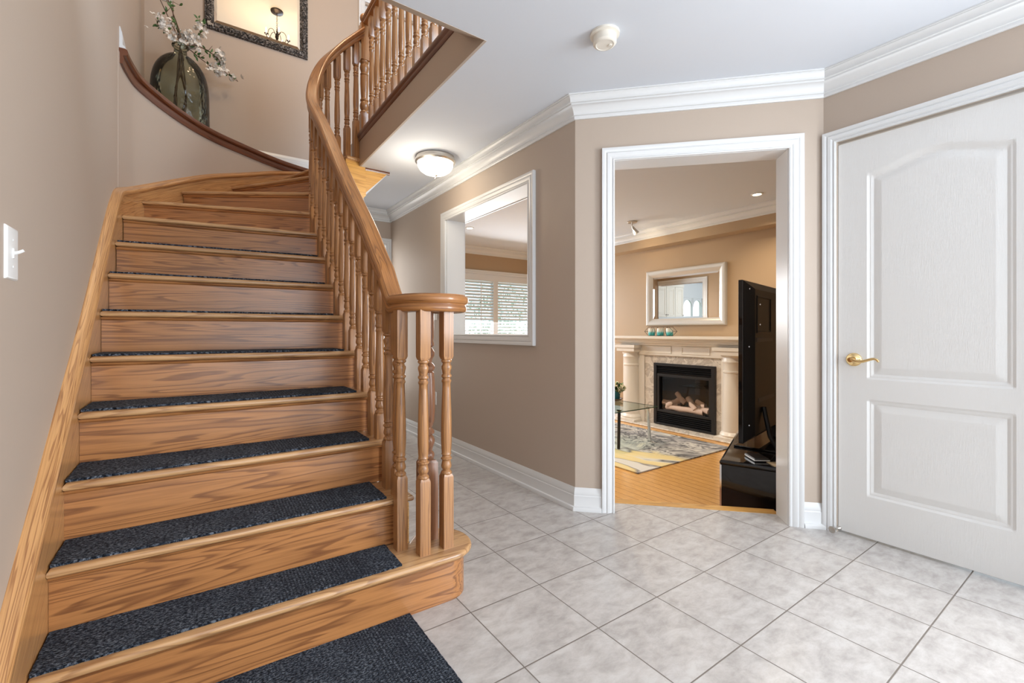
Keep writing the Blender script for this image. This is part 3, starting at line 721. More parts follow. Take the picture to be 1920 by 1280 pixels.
# ================================================================ carpet treads and mat
where = {1: 'on the lowest, widest tread', 2: 'on the second tread, one above the lowest', 3: 'on the third tread from the floor', 4: 'on the fourth tread from the floor',
         5: 'on the fifth tread, level with the handrail volute', 6: 'on the sixth tread, seen as a thin dark line', 7: 'on the seventh tread, just a thin dark edge above eye level', 8: 'on the eighth tread, topmost of the stair carpets'}
for k in range(1, 9):
    l0, l1, r0, r1 = Vector(NL[k]), Vector(NL[k+1]), inner(k, -.055), inner(k+1, -.055)
    d = (r0-l0).normalized(); n0 = Vector((-d.y, d.x)); a = math.atan2(d.y, d.x)
    if k == 1: r0 = Vector((.628, r0.y)); r1 = Vector((.628, r1.y))
    pts = [l0+n0*.020+d*.004, r0+n0*.020, r1+n0*.024, l1+n0*.024+d*.004]
    bm = B(); lp = local(pts, l0, a)
    per = []; 
    for i in range(4):
        A, Bv = Vector(lp[i]), Vector(lp[(i+1) % 4]); m = max(2, int((Bv-A).length/.012))
        for j in range(m):
            q = A.lerp(Bv, j/m); w = .0012 if j else 0; per.append((q.x+random.uniform(-w, w), q.y+random.uniform(-w, w)))
    prism(bm, per, .0005, .0085)
    o = link('stair_carpet', bm, M['carpet'], loc=(l0.x, l0.y, RS*k), rotz=a)
    tag(o, 'charcoal carpet strip '+where[k], 'carpet', 'carpet strips on the stair treads')
bm = B(); per = []
for (A, Bv) in (((-.30, 1.573), (-.30, .30)), ((-.30, .30), (.657, .30)), ((.657, .30), (.657, 1.560)), ((.657, 1.560), (-.30, 1.573))):
    A, Bv = Vector(A), Vector(Bv); m = int((Bv-A).length/.012)
    for j in range(m):
        q = A.lerp(Bv, j/m); w = .0012 if j else 0; per.append((q.x+random.uniform(-w, w), q.y+random.uniform(-w, w)))
prism(bm, per, .0005, .010)
tag(link('floor_mat', bm, M['carpet']), 'charcoal carpet mat on the tiles at the foot of the stairs', 'mat')

# ================================================================ things in the foyer and hall
# the big door on the right
def door_panel_mesh(w, h, t=.035):
    """moulded two-panel door, arched top panel; local x along width, z up, face towards -y"""
    bm = B()
    nx, nz = 86, 200
    def arch(x):   # cathedral top line of the upper panel
        u = abs((x-w/2)/((w-.242)/2)); return 1.836+.054*max(0, (1+cos(pi*min(1, u/.92)))/2)**.8
    x0, x1 = .121, w-.121
    def depth(x, z):
        def prof(d):   # d = distance inside the outer panel edge
            if d < 0: return 0
            if d < .010: return .006*d/.010
            if d < .016: return .006
            if d < .026: return .006+.005*(d-.016)/.01
            if d < .058: return .011-.008*(d-.026)/.032
            return .003
        best = -1
        top = arch(x); sl = abs(arch(x+.005)-arch(x-.005))/.01
        dd = min(x-x0, x1-x, z-.800, (top-z)/math.hypot(1, sl)); best = max(best, dd)
        dd = min(x-x0, x1-x, z-.209, .699-z); best = max(best, dd)
        return prof(best)
    xs = sorted(set([round(w*i/nx, 5) for i in range(nx+1)]+[x0+e for e in (0, .01, .016, .026, .058)]+[x1-e for e in (0, .01, .016, .026, .058)]))
    zs_ = sorted(set([round(h*i/nz, 5) for i in range(nz+1)]+[.800+e for e in (0, .01, .016, .026, .058)]+[.209+e for e in (0, .01, .016, .026, .058)]+[.699-e for e in (0, .01, .016, .026, .058)]))
    g = [[bm.verts.new((x, depth(x, z), z)) for z in zs_] for x in xs]
    for i in range(len(xs)-1):
        for j in range(len(zs_)-1): bm.faces.new((g[i][j], g[i+1][j], g[i+1][j+1], g[i][j+1]))
    # back and edges
    bk = [bm.verts.new(c) for c in ((0, t, 0), (w, t, 0), (w, t, h), (0, t, h))]
    bm.faces.new(bk[::-1])
    bm.faces.new([g[0][j] for j in range(len(zs_))]+[bk[3], bk[0]]); bm.faces.new([g[-1][j] for j in range(len(zs_))][::-1]+[bk[1], bk[2]])
    bm.faces.new([g[i][0] for i in range(len(xs))][::-1]+[bk[0], bk[1]]); bm.faces.new([g[i][-1] for i in range(len(xs))]+[bk[2], bk[3]])
    return bm
def door_material():
    m, t, b = nm('grained_door_paint'); n = N(t); setp(b, base=(.74, .735, .72), rough=.24)
    a = n.noise(n.map(tcoord(t), (34, 34, 2.6)), 5, 4, 1.6, .6); n.bump(a, .22, .004, b); return m
dr = bpy.data.objects.new('door_1', None); COL.objects.link(dr); dr['kind'] = 'structure'
dr.location = (XR+.012, .943, 0); dr.rotation_euler[2] = -pi/2
DW = .738
link('door_leaf', door_panel_mesh(DW, 2.018), door_material(), dr, loc=(.002, .0, .012), smooth=30)
bm = B()
def face_y(bm2):   # turn lathe axis from z to -y
    for v in bm2.verts: v.co = Vector((v.co.x, -v.co.z, v.co.y))
    return bm2
hb = lathe(B(), [(.001, .0), (.034, .0), (.034, .004), (.029, .009), (.016, .012), (.013, .02), (.012, .040), (.014, .046), (.012, .052), (.001, .053)], 28, cap=False)
face_y(hb)
tube(hb, spline([(0, -.042, 0), (.02, -.047, -.004), (.045, -.047, -.006), (.070, -.046, .002), (.090, -.045, .009), (.103, -.045, .006), (.110, -.045, .000)], 5), .0085, 12, r1=.0052)
ball(hb, (.110, -.045, -.001), .0062, 2)
hd = link('door_handle', hb, M['brass'], dr, loc=(.070, .0, .908), smooth=60); hd['label'] = 'polished brass lever handle'
st_ = link('strike_plate', box(B(), -.004, .003, -.012, .001, -.028, .028), M['brass'], dr, loc=(-.006, .004, .905), bevel=.002)
ds = lathe(B(), [(.004, 0), (.009, .001), (.009, .010), (.0045, .014), (.0045, .040), (.012, .052), (.017, .058), (.017, .064), (.001, .066)], 18, cap=False)
face_y(ds)
tag(link('door_stop', ds, M['nickel'], loc=(XR-.012, .925, .030), rotz=-pi/2-.25, smooth=50), 'small brushed metal doorstop at the foot of the white door', 'doorstop')
# rear entrance door and sidelight (behind the camera; seen in reflections)
bm = B(); x0, x1 = XR+.12-1.75, XR+.12-.75
for a_, b_, c_, d_ in ((x0, x0+.14, 0, 2.1), (x1-.14, x1, 0, 2.1), (x0+.14, x1-.14, 0, .55), (x0+.14, x1-.14, 1.95, 2.1)): box(bm, a_, b_, YR-.06, YR-.02, c_, d_)
struct('door_2', bm, M['doorw'])
for i, (a_, b_, c_, d_) in enumerate(((x0+.14, x1-.14, .55, 1.95), (XR+.12-2.35, XR+.12-1.95, .2, 2.1))):
    struct('window_%d' % (i+2), box(B(), a_, b_, YR-.05, YR-.044, c_, d_), M['pane'])
# light switch on the left wall
def switch(name, label, loc, rotz, w=.074, h=.118, toggle=True, cat='light switch'):
    t = thing(name, label, cat, loc, rotz)
    bm = slab(B(), [(-w/2, -h/2), (w/2, -h/2), (w/2, h/2), (-w/2, h/2)], -.006, .006)
    for v in bm.verts: v.co = Vector((v.co.x, -max(0, v.co.z), v.co.y))
    bmesh.ops.remove_doubles(bm, verts=bm.verts[:], dist=1e-5)
    link('wall_plate', bm, M['white_pl'], t, smooth=30)
    for z in (-.048*h/.118, .048*h/.118):
        s_ = lathe(B(), [(.003, .006), (.003, .0072), (.001, .0075)], 10, cap=False); face_y(s_); link('screw', s_, M['white_pl'], t, loc=(0, 0, z*.62))
    if toggle:
        bm = box(B(), -.005, .005, -.0085, -.004, -.012, .012); link('toggle_surround', bm, M['white_pl'], t)
        bm = B(); tube(bm, [(0, -.006, 0), (0, -.016, .004), (0, -.024, .009)], .0042, 8, r1=.0034); link('toggle', bm, M['white_pl'], t, smooth=40)
    return t
switch('light_switch', 'white toggle light switch on the left wall beside the stairs', (XL, 1.533, 1.237), pi/2, .080, .126)
def outlet(label, loc, rotz):
    t = thing('wall_outlet', label, 'outlet', loc, rotz)
    bm = slab(B(), [(-.037, -.06), (.037, -.06), (.037, .06), (-.037, .06)], -.005, .005)
    for v in bm.verts: v.co = Vector((v.co.x, -max(0, v.co.z), v.co.y))
    link('wall_plate', bm, M['white_pl'], t, smooth=30)
    for z in (-.022, .022):
        s_ = lathe(B(), [(.016, .004), (.016, .007), (.001, .007)], 16, cap=False); face_y(s_); link('socket', s_, M['white_pl'], t, loc=(0, 0, z))
outlet('white wall outlet low on the hall wall, seen between the volute balusters', (XH, 3.80, .43), -pi/2)
switch('light_switch', 'small white light switch on the hall wall below the volute rail', (XH, 3.79, 1.215), -pi/2, .072, .11)
# hall ceiling light
hl = thing('ceiling_light', 'lit frosted glass bowl ceiling light with pewter ring over the hall', 'ceiling light', (1.56, 3.18, ZC))
bm = lathe(B(), [(.001, 0), (.148, 0), (.152, -.010), (.150, -.020), (.158, -.026), (.158, -.040), (.146, -.050), (.128, -.048), (.001, -.044)], 48, cap=False); link('metal_ring', bm, M['nickel'], hl, smooth=40)
bm = lathe(B(), [(.134, -.044), (.140, -.056), (.136, -.076), (.120, -.102), (.092, -.122), (.055, -.134), (.014, -.138), (.001, -.138)], 48, cap=False); bo = link('glass_bowl', bm, M['lamp_glass'], hl, smooth=60)
bo.visible_shadow = True
link('finial', lathe(B(), [(.016, -.136), (.017, -.144), (.010, -.149), (.006, -.153), (.009, -.160), (.006, -.168), (.001, -.170)], 20, cap=False), M['nickel'], hl, smooth=60)
# smoke detector
sd = thing('smoke_detector', 'round off-white smoke detector on the foyer ceiling', 'smoke detector', (1.558, 1.425, ZC))
SDM = plain('aged_plastic', (.78, .74, .66), .4)
link('base', lathe(B(), [(.001, 0), (.066, 0), (.066, -.010), (.050, -.014)], 40, cap=False), SDM, sd, smooth=40)
link('housing', lathe(B(), [(.052, -.010), (.053, -.044), (.048, -.050), (.040, -.052), (.038, -.050), (.001, -.050)], 40, cap=False), SDM, sd, smooth=40)
link('test_button', lathe(B(), [(.009, -.050), (.009, -.054), (.001, -.055)], 16, c=(.022, -.012), cap=False), SDM, sd, smooth=40)
# ---------------------------------------------------------------- mirror above the ledge
mr = thing('wall_mirror', 'rectangular mirror in an ornate dark carved frame high on the stair wall', 'mirror', (.517, YB, 4.35))
mw, mz0, mz1 = .893, 3.862, 5.02
FPm = [(0, .012), (.006, .018), (.012, .020), (.016, .030), (.026, .040), (.042, .044), (.054, .038), (.062, .026), (.066, .030), (.074, .026), (.076, 0), (0, 0)]
x0m, x1m = -mw/2+.076, mw/2-.076
path = [(x0m, mz1-.076-4.35), (x1m, mz1-.076-4.35), (x1m, mz0+.076-4.35), (x0m, mz0+.076-4.35)]
bm = sweep(B(), path, FPm, closed=True, O=(0, 0, 0), U=(1, 0, 0), V=(0, 0, 1), Nn=(0, -1, 0))
# carved scroll relief
rr_ = random.Random(3)
def relief(bm, p0, p1):
    p0, p1 = Vector(p0), Vector(p1); L = (p1-p0).length; d = (p1-p0).normalized(); n_ = Vector((-d.z, 0, d.x)); m = int(L/.05)
    for i in range(m):
        c = p0+d*((i+.5)*L/m); pts = []
        for j in range(9):
            a = j*.75; r_ = .021*(1-j/11); pts.append(c+d*(r_*cos(a))+n_*(r_*sin(a)*(1 if i % 2 else -1))+Vector((0, -.043, 0)))
        tube(bm, pts, .0042, 6, r1=.0018); ball(bm, c+d*.025+Vector((0, -.044, 0)), .0055, 1)
e = .038
for a_, b_ in (((x0m-e, 0, path[0][1]+e), (x1m+e, 0, path[0][1]+e)), ((x1m+e, 0, path[1][1]+e), (x1m+e, 0, path[2][1]-e)), ((x1m+e, 0, path[2][1]-e), (x0m-e, 0, path[2][1]-e)), ((x0m-e, 0, path[2][1]-e), (x0m-e, 0, path[0][1]+e))): relief(bm, a_, b_)
link('carved_frame', bm, M['carved'], mr, smooth=50)
gl = B(); rect_panel(gl, (x0m-.002, -.010, path[3][1]-.002), (1, 0, 0), (0, 0, 1), (0, -1, 0), x1m-x0m+.004, path[0][1]-path[3][1]+.004, [(0, 0), (.024, .004)])
link('mirror_pane', gl, M['mirror'], mr)
# ---------------------------------------------------------------- chandelier (seen in the mirror)
ch = thing('chandelier', 'small dark scrolled chandelier hanging over the stairwell, seen in the mirror', 'chandelier', (.86, 3.58, ZT-.0))
DK = plain('bronze_dark', (.05, .04, .035), .4, metal=.8)
bm = lathe(B(), [(.001, 0), (.075, 0), (.072, -.012), (.04, -.026), (.012, -.034), (.001, -.035)], 24, cap=False); link('canopy', bm, DK, ch, smooth=40)
bm = B()
for i in range(9): 
    z = -.035-.024*i; a = (i % 2)*pi/2
    tube(bm, [(.008*cos(a)*cos(t), .008*sin(a)*cos(t), z-.013+.014*sin(t)) for t in [2*pi*j/10 for j in range(11)]], .0022, 5)
link('chain', bm, DK, ch, smooth=60)
link('stem', lathe(B(), [(.003, -.24), (.01, -.25), (.006, -.27), (.018, -.30), (.022, -.33), (.010, -.36), (.014, -.40), (.022, -.42), (.008, -.45), (.001, -.455)], 16, cap=False), DK, ch, smooth=50)
for i in range(5):
    a = 2*pi*i/5+.3; c_, s_ = cos(a), sin(a)
    pts = spline([(r_*c_, r_*s_, z) for r_, z in ((.012, -.31), (.05, -.25), (.095, -.27), (.11, -.33), (.085, -.39), (.06, -.40), (.065, -.37), (.12, -.385), (.135, -.35))], 4)
    bm = tube(B(), pts, .0035, 6); lathe(bm, [(.018, -.352), (.022, -.346), (.004, -.345)], 12, c=(.135*c_, .135*s_), cap=False); link('arm', bm, DK, ch, smooth=60)
    link('bulb', lathe(B(), [(.008, -.345), (.008, -.31), (.010, -.295), (.008, -.28), (.003, -.27), (.001, -.268)], 12, c=(.135*c_, .135*s_), cap=False), M['lamp_glass'], ch, smooth=60)
# ---------------------------------------------------------------- glass demijohn with blossom branches
VX, VY, VZ0 = -.10, 4.52, F2+.0005
vs = thing('glass_vase', 'large green glass demijohn vase standing in the corner of the high ledge', 'vase', (VX, VY, VZ0))
GV = nm('smoky_green_glass'); m_, t_, b_ = GV; t_.nodes.clear()
o_ = t_.nodes.new('ShaderNodeOutputMaterial'); tr_ = t_.nodes.new('ShaderNodeBsdfTransparent'); tr_.inputs[0].default_value = (.66, .69, .60, 1)
g_ = t_.nodes.new('ShaderNodeBsdfGlossy'); g_.inputs['Roughness'].default_value = .04; lw = t_.nodes.new('ShaderNodeLayerWeight'); lw.inputs[0].default_value = .30
d_ = t_.nodes.new('ShaderNodeBsdfTransparent'); d_.inputs[0].default_value = (.10, .17, .12, 1)
mx1 = t_.nodes.new('ShaderNodeMixShader'); cr_ = t_.nodes.new('ShaderNodeMath'); cr_.operation = 'POWER'; cr_.inputs[1].default_value = 4.5
t_.links.new(lw.outputs['Facing'], cr_.inputs[0]); t_.links.new(cr_.outputs[0], mx1.inputs[0]); t_.links.new(tr_.outputs[0], mx1.inputs[1]); t_.links.new(d_.outputs[0], mx1.inputs[2])
mx2 = t_.nodes.new('ShaderNodeMixShader'); t_.links.new(lw.outputs['Fresnel'], mx2.inputs[0]); t_.links.new(mx1.outputs[0], mx2.inputs[1]); t_.links.new(g_.outputs[0], mx2.inputs[2]); t_.links.new(mx2.outputs[0], o_.inputs[0])
bmp = t_.nodes.new('ShaderNodeBump'); nz_ = t_.nodes.new('ShaderNodeTexNoise'); nz_.inputs['Scale'].default_value = 9; bmp.inputs['Distance'].default_value = .02; bmp.inputs['Strength'].default_value = .5
t_.links.new(nz_.outputs[0], bmp.inputs['Height']); t_.links.new(bmp.outputs[0], g_.inputs['Normal'])
vp = [(.001, .004), (.165, .004), (.190, .012), (.202, .035), (.204, .10), (.202, .25), (.199, .38), (.190, .46), (.170, .53), (.138, .585), (.100, .625), (.070, .645), (.050, .662), (.045, .685), (.045, .712), (.056, .722), (.060, .732), (.054, .742), (.044, .744), (.040, .735)]
bm = lathe(B(), [(p.x, p.y) for p in spline(vp, 3)], 48, cap=False); link('glass_body', bm, m_, vs, smooth=70)
# branches
br = thing('blossom_branches', 'white blossom branches with green leaves arranged in the green glass vase', 'flowers', (VX, VY, VZ0+.735))
BKm = plain('bark', (.10, .055, .03), .7); LFm = plain('leaf_green', (.07, .16, .045), .5); PTm = plain('white_petals', (.80, .77, .72), .6)
RX = Vector((.8274, .5616*-1*-1, 0)); RX = Vector((.827, .562, 0)); BKv = Vector((-.562, .827, 0))   # picture-right and away, as plain directions in the room
rb = random.Random(11)
tips = [  # (right, up, away) in metres from the neck
    [(0, 0, 0), (-.03, .08, .0), (-.10, .22, .02), (-.17, .36, .03), (-.20, .47, .02)],
    [(0, 0, 0), (-.02, .10, -.02), (-.08, .24, -.02), (-.13, .40, .0), (-.19, .56, -.03)],
    [(0, 0, 0), (.00, .12, .03), (-.03, .22, .04), (-.05, .34, .02), (-.10, .44, .03)],
    [(0, 0, 0), (.06, .08, .0), (.14, .17, .02), (.20, .27, .0), (.21, .33, .02)],
    [(0, 0, 0), (.10, .06, -.03), (.22, .085, -.02), (.33, .075, .0), (.36, .01, .0), (.45, -.01, .0), (.52, -.02, .0)],
    [(0, 0, 0), (.08, .03, .02), (.18, .015, .03), (.27, -.01, .02), (.33, -.025, .02)],
    [(0, 0, 0), (-.05, .05, .02), (-.11, .07, .03), (-.16, .09, .03)]]
allp = []
bm = B()
for t in tips:
    P3 = [RX*a+Vector((0, 0, b))+BKv*c for a, b, c in t]; sp_ = spline(P3, 4); tube(bm, sp_, .0048, 6, r1=.002); allp.append(sp_)
    ext = [Vector((0, 0, 0)), Vector((rb.uniform(-.02, .02), rb.uniform(-.02, .02), -.15)), Vector((rb.uniform(-.05, .05), rb.uniform(-.05, .05), -.42)), Vector((rb.uniform(-.08, .08), rb.uniform(-.08, .08), -.66))]
    tube(bm, spline(ext, 4), .0055, 6)
    for i in range(4, len(sp_), 4):
        q = sp_[i]+Vector((rb.uniform(-.05, .05), rb.uniform(-.05, .05), rb.uniform(.01, .05))); tube(bm, [sp_[i], q], .0025, 5, r1=.0012); allp.append([q])
# a bundle of artificial stems inside the vase
link('branches', bm, BKm, br, smooth=60)
def leaf(bm, c, d, L, w):
    d = d.normalized(); s_ = d.cross(Vector((rb.uniform(-1, 1), rb.uniform(-1, 1), rb.uniform(-1, 1)))).normalized(); n_ = d.cross(s_)*.15*L
    vv = [bm.verts.new(c), bm.verts.new(c+d*L*.35+s_*w-n_), bm.verts.new(c+d*L*.75+s_*w*.7-n_), bm.verts.new(c+d*L), bm.verts.new(c+d*L*.75-s_*w*.7-n_), bm.verts.new(c+d*L*.35-s_*w-n_), bm.verts.new(c+d*L*.5+n_)]
    for i in range(6): bm.faces.new((vv[i], vv[(i+1) % 6], vv[6]))
def rdir(): 
    return Vector((rb.gauss(0, 1), rb.gauss(0, 1), rb.gauss(0, 1))).normalized()
lb, fb_ = B(), B()
def blossom(c, r):
    ax = rdir(); u = ax.cross(rdir()).normalized(); v = ax.cross(u)
    for i in range(5):
        a = 2*pi*i/5; d = u*cos(a)+v*sin(a); s_ = -u*sin(a)+v*cos(a)
        vv = [fb_.verts.new(c), fb_.verts.new(c+d*r*.55+s_*r*.42+ax*r*.25), fb_.verts.new(c+d*r+s_*r*.2+ax*r*.5), fb_.verts.new(c+d*r-s_*r*.2+ax*r*.5), fb_.verts.new(c+d*r*.55-s_*r*.42+ax*r*.25)]
        fb_.faces.new(vv)
for sp_ in allp:
    for i, p in enumerate(sp_):
        if len(sp_) > 1 and i < 5: continue
        for _ in range(rb.choice((0, 0, 1, 2))): leaf(lb, p+rdir()*.006, rdir(), rb.uniform(.03, .05), .009)
clusters = [(.02, .10), (.06, .12), (.11, .09), (.15, .08), (.02, .03), (.07, .05), (-.16, .09), (-.14, .12), (-.11, .06), (.17, .27), (.21, .30), (.18, .22), (.15, .24), (.33, .11), (.35, .14), (.36, .08), (.38, .05),
            (.34, -.02), (.31, -.04), (.28, -.03), (.48, .0), (-.10, .33), (-.12, .36), (-.05, .02), (.12, .14), (.09, .16), (-.15, .52)]
for (a, b) in clusters:
    for _ in range(9): blossom(RX*(a+rb.gauss(0, .022))+Vector((0, 0, b+rb.gauss(0, .020)))+BKv*rb.gauss(0, .025), rb.uniform(.015, .024))
link('leaves', lb, LFm, br, recalc=False); link('blossoms', fb_, PTm, br, recalc=False)

# ================================================================ family room
FX = 5.08     # fireplace face
fp = thing('fireplace', 'cream painted column mantel around a black gas fireplace with beige marble', 'fireplace', (FX, 3.4, LF))
FO = Vector((FX, 3.4, LF))
def fpl(name, bm, mat, parent=fp, **k):
    for v in bm.verts: v.co -= FO
    return link(name, bm, mat, parent, **k)
# opening of the insert: y 2.93..3.79 ; z -.165 .. .63 absolute
iy0, iy1, iz0, iz1 = 2.925, 3.775, -.165, .640
my0, my1, mz = 2.855, 3.935, .735
bm = B(); box(bm, FX, XF, 2.56, my0, LF, .80); box(bm, FX, XF, my1, 4.30, LF, .80); box(bm, FX, XF, my0, my1, mz, .80)
box(bm, FX-.015, XF, 2.56, 4.30, .74, .90)
fpl('mantel_body', bm, M['surround'], bevel=.004)
bm = B()
for a, b in ((2.98, 3.36), (3.50, 3.90)): rect_panel(bm, (FX-.0152, b, .765), (0, -1, 0), (0, 0, 1), (-1, 0, 0), b-a, .10, [(0, 0), (.006, .008), (.012, .008), (.02, .002)])
fpl('frieze_panels', bm, M['surround'])
bm = B(); box(bm, FX+.02, XF, my0, iy0, LF, mz); box(bm, FX+.02, XF, iy1, my1, LF, mz); box(bm, FX+.02, XF, iy0, iy1, iz1, mz); box(bm, FX+.02, XF, iy0, iy1, LF, iz0)
fpl('marble_slips', bm, M['marble'])
bm = slab(B(), [(FX-.20, 2.45), (XF-.03, 2.45), (XF-.03, 4.50), (FX-.20, 4.50)], LF, LF+.018); fpl('hearth', bm, M['marble'])
shp = [(FX+.0, .87), (FX-.05, .875), (FX-.06, .895), (FX-.10, .905), (FX-.115, .925), (FX-.135, .930), (FX-.14, .945), (FX-.19, .955), (FX-.20, .965), (FX-.20, .995), (XF-.005, .995), (XF-.005, .87)]
bm = B(); 
prf = [(FX-x, z) for x, z in shp]
a = [bm.verts.new((x, 2.47-max(0, (FX-x)*.5), z)) for x, z in shp]; b = [bm.verts.new((x, 4.42+max(0, (FX-x)*.5), z)) for x, z in shp]
bm.faces.new(a); bm.faces.new(b[::-1])
for i in range(len(shp)): bm.faces.new((a[i], a[(i+1) % len(shp)], b[(i+1) % len(shp)], b[i]))
fpl('mantel_shelf', bm, M['surround'])
for yc in (2.70, 4.13):
    bm = lathe(B(), [(.001, LF+.018), (.150, LF+.018), (.150, LF+.05), (.138, LF+.055), (.142, LF+.075), (.130, LF+.095), (.116, LF+.11), (.112, LF+.30), (.104, .58), (.112, .59), (.112, .605), (.104, .612), (.103, .68), (.112, .695), (.118, .71), (.112, .722), (.108, .76), (.130, .775), (.138, .79), (.001, .79)], 40, c=(FX-.02, yc), cap=False)
    box(bm, FX-.165, FX+.02, yc-.155, yc+.155, LF+.018, LF+.045); box(bm, FX-.16, FX+.02, yc-.15, yc+.15, .785, .835); box(bm, FX-.175, FX+.02, yc-.165, yc+.165, .833, .872)
    fpl('column', bm, M['surround'], smooth=35)
# insert
bm = B()
w = .045
for a, b, c, d in ((iy0, iy0+w, iz0, iz1), (iy1-w, iy1, iz0, iz1), (iy0+w, iy1-w, iz1-.035, iz1), (iy0+w, iy1-w, iz0, iz0+.02)): box(bm, FX-.012, FX+.10, a, b, c, d)
for a, b, c, d in ((iy0+w, iy0+w+.035, .0, .50), (iy1-w-.035, iy1-w, .0, .50), (iy0+w+.035, iy1-w-.035, .465, .50), (iy0+w+.035, iy1-w-.035, .0, .03)): box(bm, FX-.004, FX+.05, a, b, c, d)
ins = fpl('insert_surround', bm, M['blk_mat'], bevel=.002)
for z, hh_ in [(.515+.024*i, .014) for i in range(4)]+[(iz0+.022+.0235*i, .013) for i in range(6)]:
    bm = B(); pr_ = [(FX-.006, z), (FX-.002, z-.003), (FX+.02, z+hh_-.003), (FX+.02, z+hh_+.001), (FX+.014, z+hh_+.001)]
    a = [bm.verts.new((x, iy0+w, zz)) for x, zz in pr_]; b = [bm.verts.new((x, iy1-w, zz)) for x, zz in pr_]
    bm.faces.new(a); bm.faces.new(b[::-1])
    for k in range(5): bm.faces.new((a[k], a[(k+1) % 5], b[(k+1) % 5], b[k]))
    fpl('louvre', bm, M['blk_mat'])
bm = B(); box(bm, XF-.02, XF-.012, iy0+.04, iy1-.04, iz0, iz1); box(bm, FX+.04, XF-.02, iy0+w, iy1-w, -.012, .0); box(bm, FX+.03, XF-.02, iy0+.03, iy0+.04, iz0, iz1); box(bm, FX+.03, XF-.02, iy1-.04, iy1-.03, iz0, iz1); box(bm, FX+.02, XF-.02, iy0+w, iy1-w, .50, .512)
fpl('firebox', bm, plain('firebox_black', (.03, .024, .02), .6))
bm = B(); rl = random.Random(5)
logs = [((5.13, 3.10, .06), (5.13, 3.62, .07), .042), ((5.12, 3.20, .09), (5.17, 3.34, .22), .038), ((5.18, 3.42, .19), (5.12, 3.60, .08), .042), ((5.13, 3.02, .08), (5.17, 3.30, .14), .044), ((5.17, 3.46, .10), (5.14, 3.68, .13), .042), ((5.15, 3.36, .14), (5.18, 3.50, .25), .036), ((5.13, 3.08, .14), (5.17, 3.22, .18), .034)]
for p0, p1, r_ in logs:
    p0, p1 = Vector(p0), Vector(p1); pts = [p0.lerp(p1, i/5)+Vector((rl.uniform(-.006, .006), 0, rl.uniform(-.008, .008))) for i in range(6)]; tube(bm, pts, r_, 10, r1=r_*.85)
fpl('logs', bm, plain('ceramic_logs', (.66, .50, .41), .8, .6, 40), smooth=50)
bm = box(B(), 5.105, 5.12, 3.06, 3.66, .0, .03); 
for i in range(24): box(bm, 5.10, 5.105, 3.07+.0245*i, 3.08+.0245*i, .0, .035)
fpl('grate', bm, plain('grate_iron', (.25, .2, .17), .6))
fpl('glass_front', box(B(), FX+.030, FX+.033, iy0+w+.02, iy1-w-.02, .01, .49), M['tint'])
# mirror above the mantel
fm = thing('wall_mirror', 'silver framed mirror hanging on the tan wall above the mantel', 'mirror', (XF, 3.44, 1.50))
FM = plain('silver_leaf_frame', (.60, .58, .55), .32, metal=.35)
a0, a1, z0_, z1_ = -.565, .565, -.365, .385   # y extent and z extent around centre
fpf = [(0, .010), (.008, .016), (.03, .034), (.055, .044), (.075, .046), (.088, .040), (.092, .030), (.092, 0), (0, 0)]
iw = .092
path = [(a0+iw, z1_-iw), (a1-iw, z1_-iw), (a1-iw, z0_+iw), (a0+iw, z0_+iw)]
bm = sweep(B(), path, fpf, closed=True, U=(0, 1, 0), V=(0, 0, 1), Nn=(-1, 0, 0)); link('frame', bm, FM, fm, smooth=30)
bm = B(); rect_panel(bm, (-.008, a0+iw, z0_+iw), (0, 1, 0), (0, 0, 1), (-1, 0, 0), a1-a0-2*iw, z1_-z0_-2*iw, [(0, 0), (.022, .0012)]); link('mirror_pane', bm, M['mirror'], fm)
# candle holder on the mantel
cy0, cx0, cz0 = 3.62, FX-.08, .9955
chd = thing('candle_rack', 'black geometric wire candle rack on the mantel shelf', 'candle holder', (cx0, cy0, cz0))
WM = plain('black_wire', (.02, .016, .014), .5)
bm = B(); hw, hh, hd_ = .215, .06, .04
hexa = [(-hw, 0, hh), (-hw+.06, 0, 2*hh-.002), (hw-.06, 0, 2*hh-.002), (hw, 0, hh), (hw-.06, 0, .003), (-hw+.06, 0, .003)]
for sx in (-hd_, hd_):
    pts = [Vector((sx, p[0], p[2])) for p in hexa]+[Vector((sx, hexa[0][0], hexa[0][2]))]
    for p, q_ in zip(pts, pts[1:]): tube(bm, [p, q_], .0025, 6)
    for yy in (-.075, .075):
        tube(bm, [Vector((sx, yy-.05, .003)), Vector((sx, yy, 2*hh-.002)), Vector((sx, yy+.05, .003))], .002, 6)
for p in hexa: tube(bm, [Vector((-hd_, p[0], p[2])), Vector((hd_, p[0], p[2]))], .0022, 6)
link('wire_frame', bm, WM, chd)
def candle_mat():
    m, t, b = nm('teal_ombre_glass'); n = N(t); setp(b, rough=.2); o = n.sep(tcoord(t))
    t.links.new(n.ramp(n.m('DIVIDE', o[2], .10), [(0, (.02, .30, .30)), (.35, (.08, .42, .42)), (.6, (.62, .66, .62)), (1, (.70, .66, .58))]), b.inputs['Base Color']); return m
CM = candle_mat()
for i, yy in enumerate((-.135, 0, .135)):
    c = thing('candle', ('leftmost', 'middle', 'rightmost')[2-i]+' of the three teal and white glass candles on the mantel', 'candle', (cx0, cy0+yy, cz0+.006), 0, 'candles on the mantel')
    link('candle_glass', lathe(B(), [(.001, 0), (.036, 0), (.042, .006), (.044, .05), (.042, .095), (.039, .095), (.039, .07), (.001, .07)], 24, cap=False), CM, c, smooth=40)
    link('wick', tube(B(), [(0, 0, .07), (0, .001, .085)], .0012, 6), WM, c)
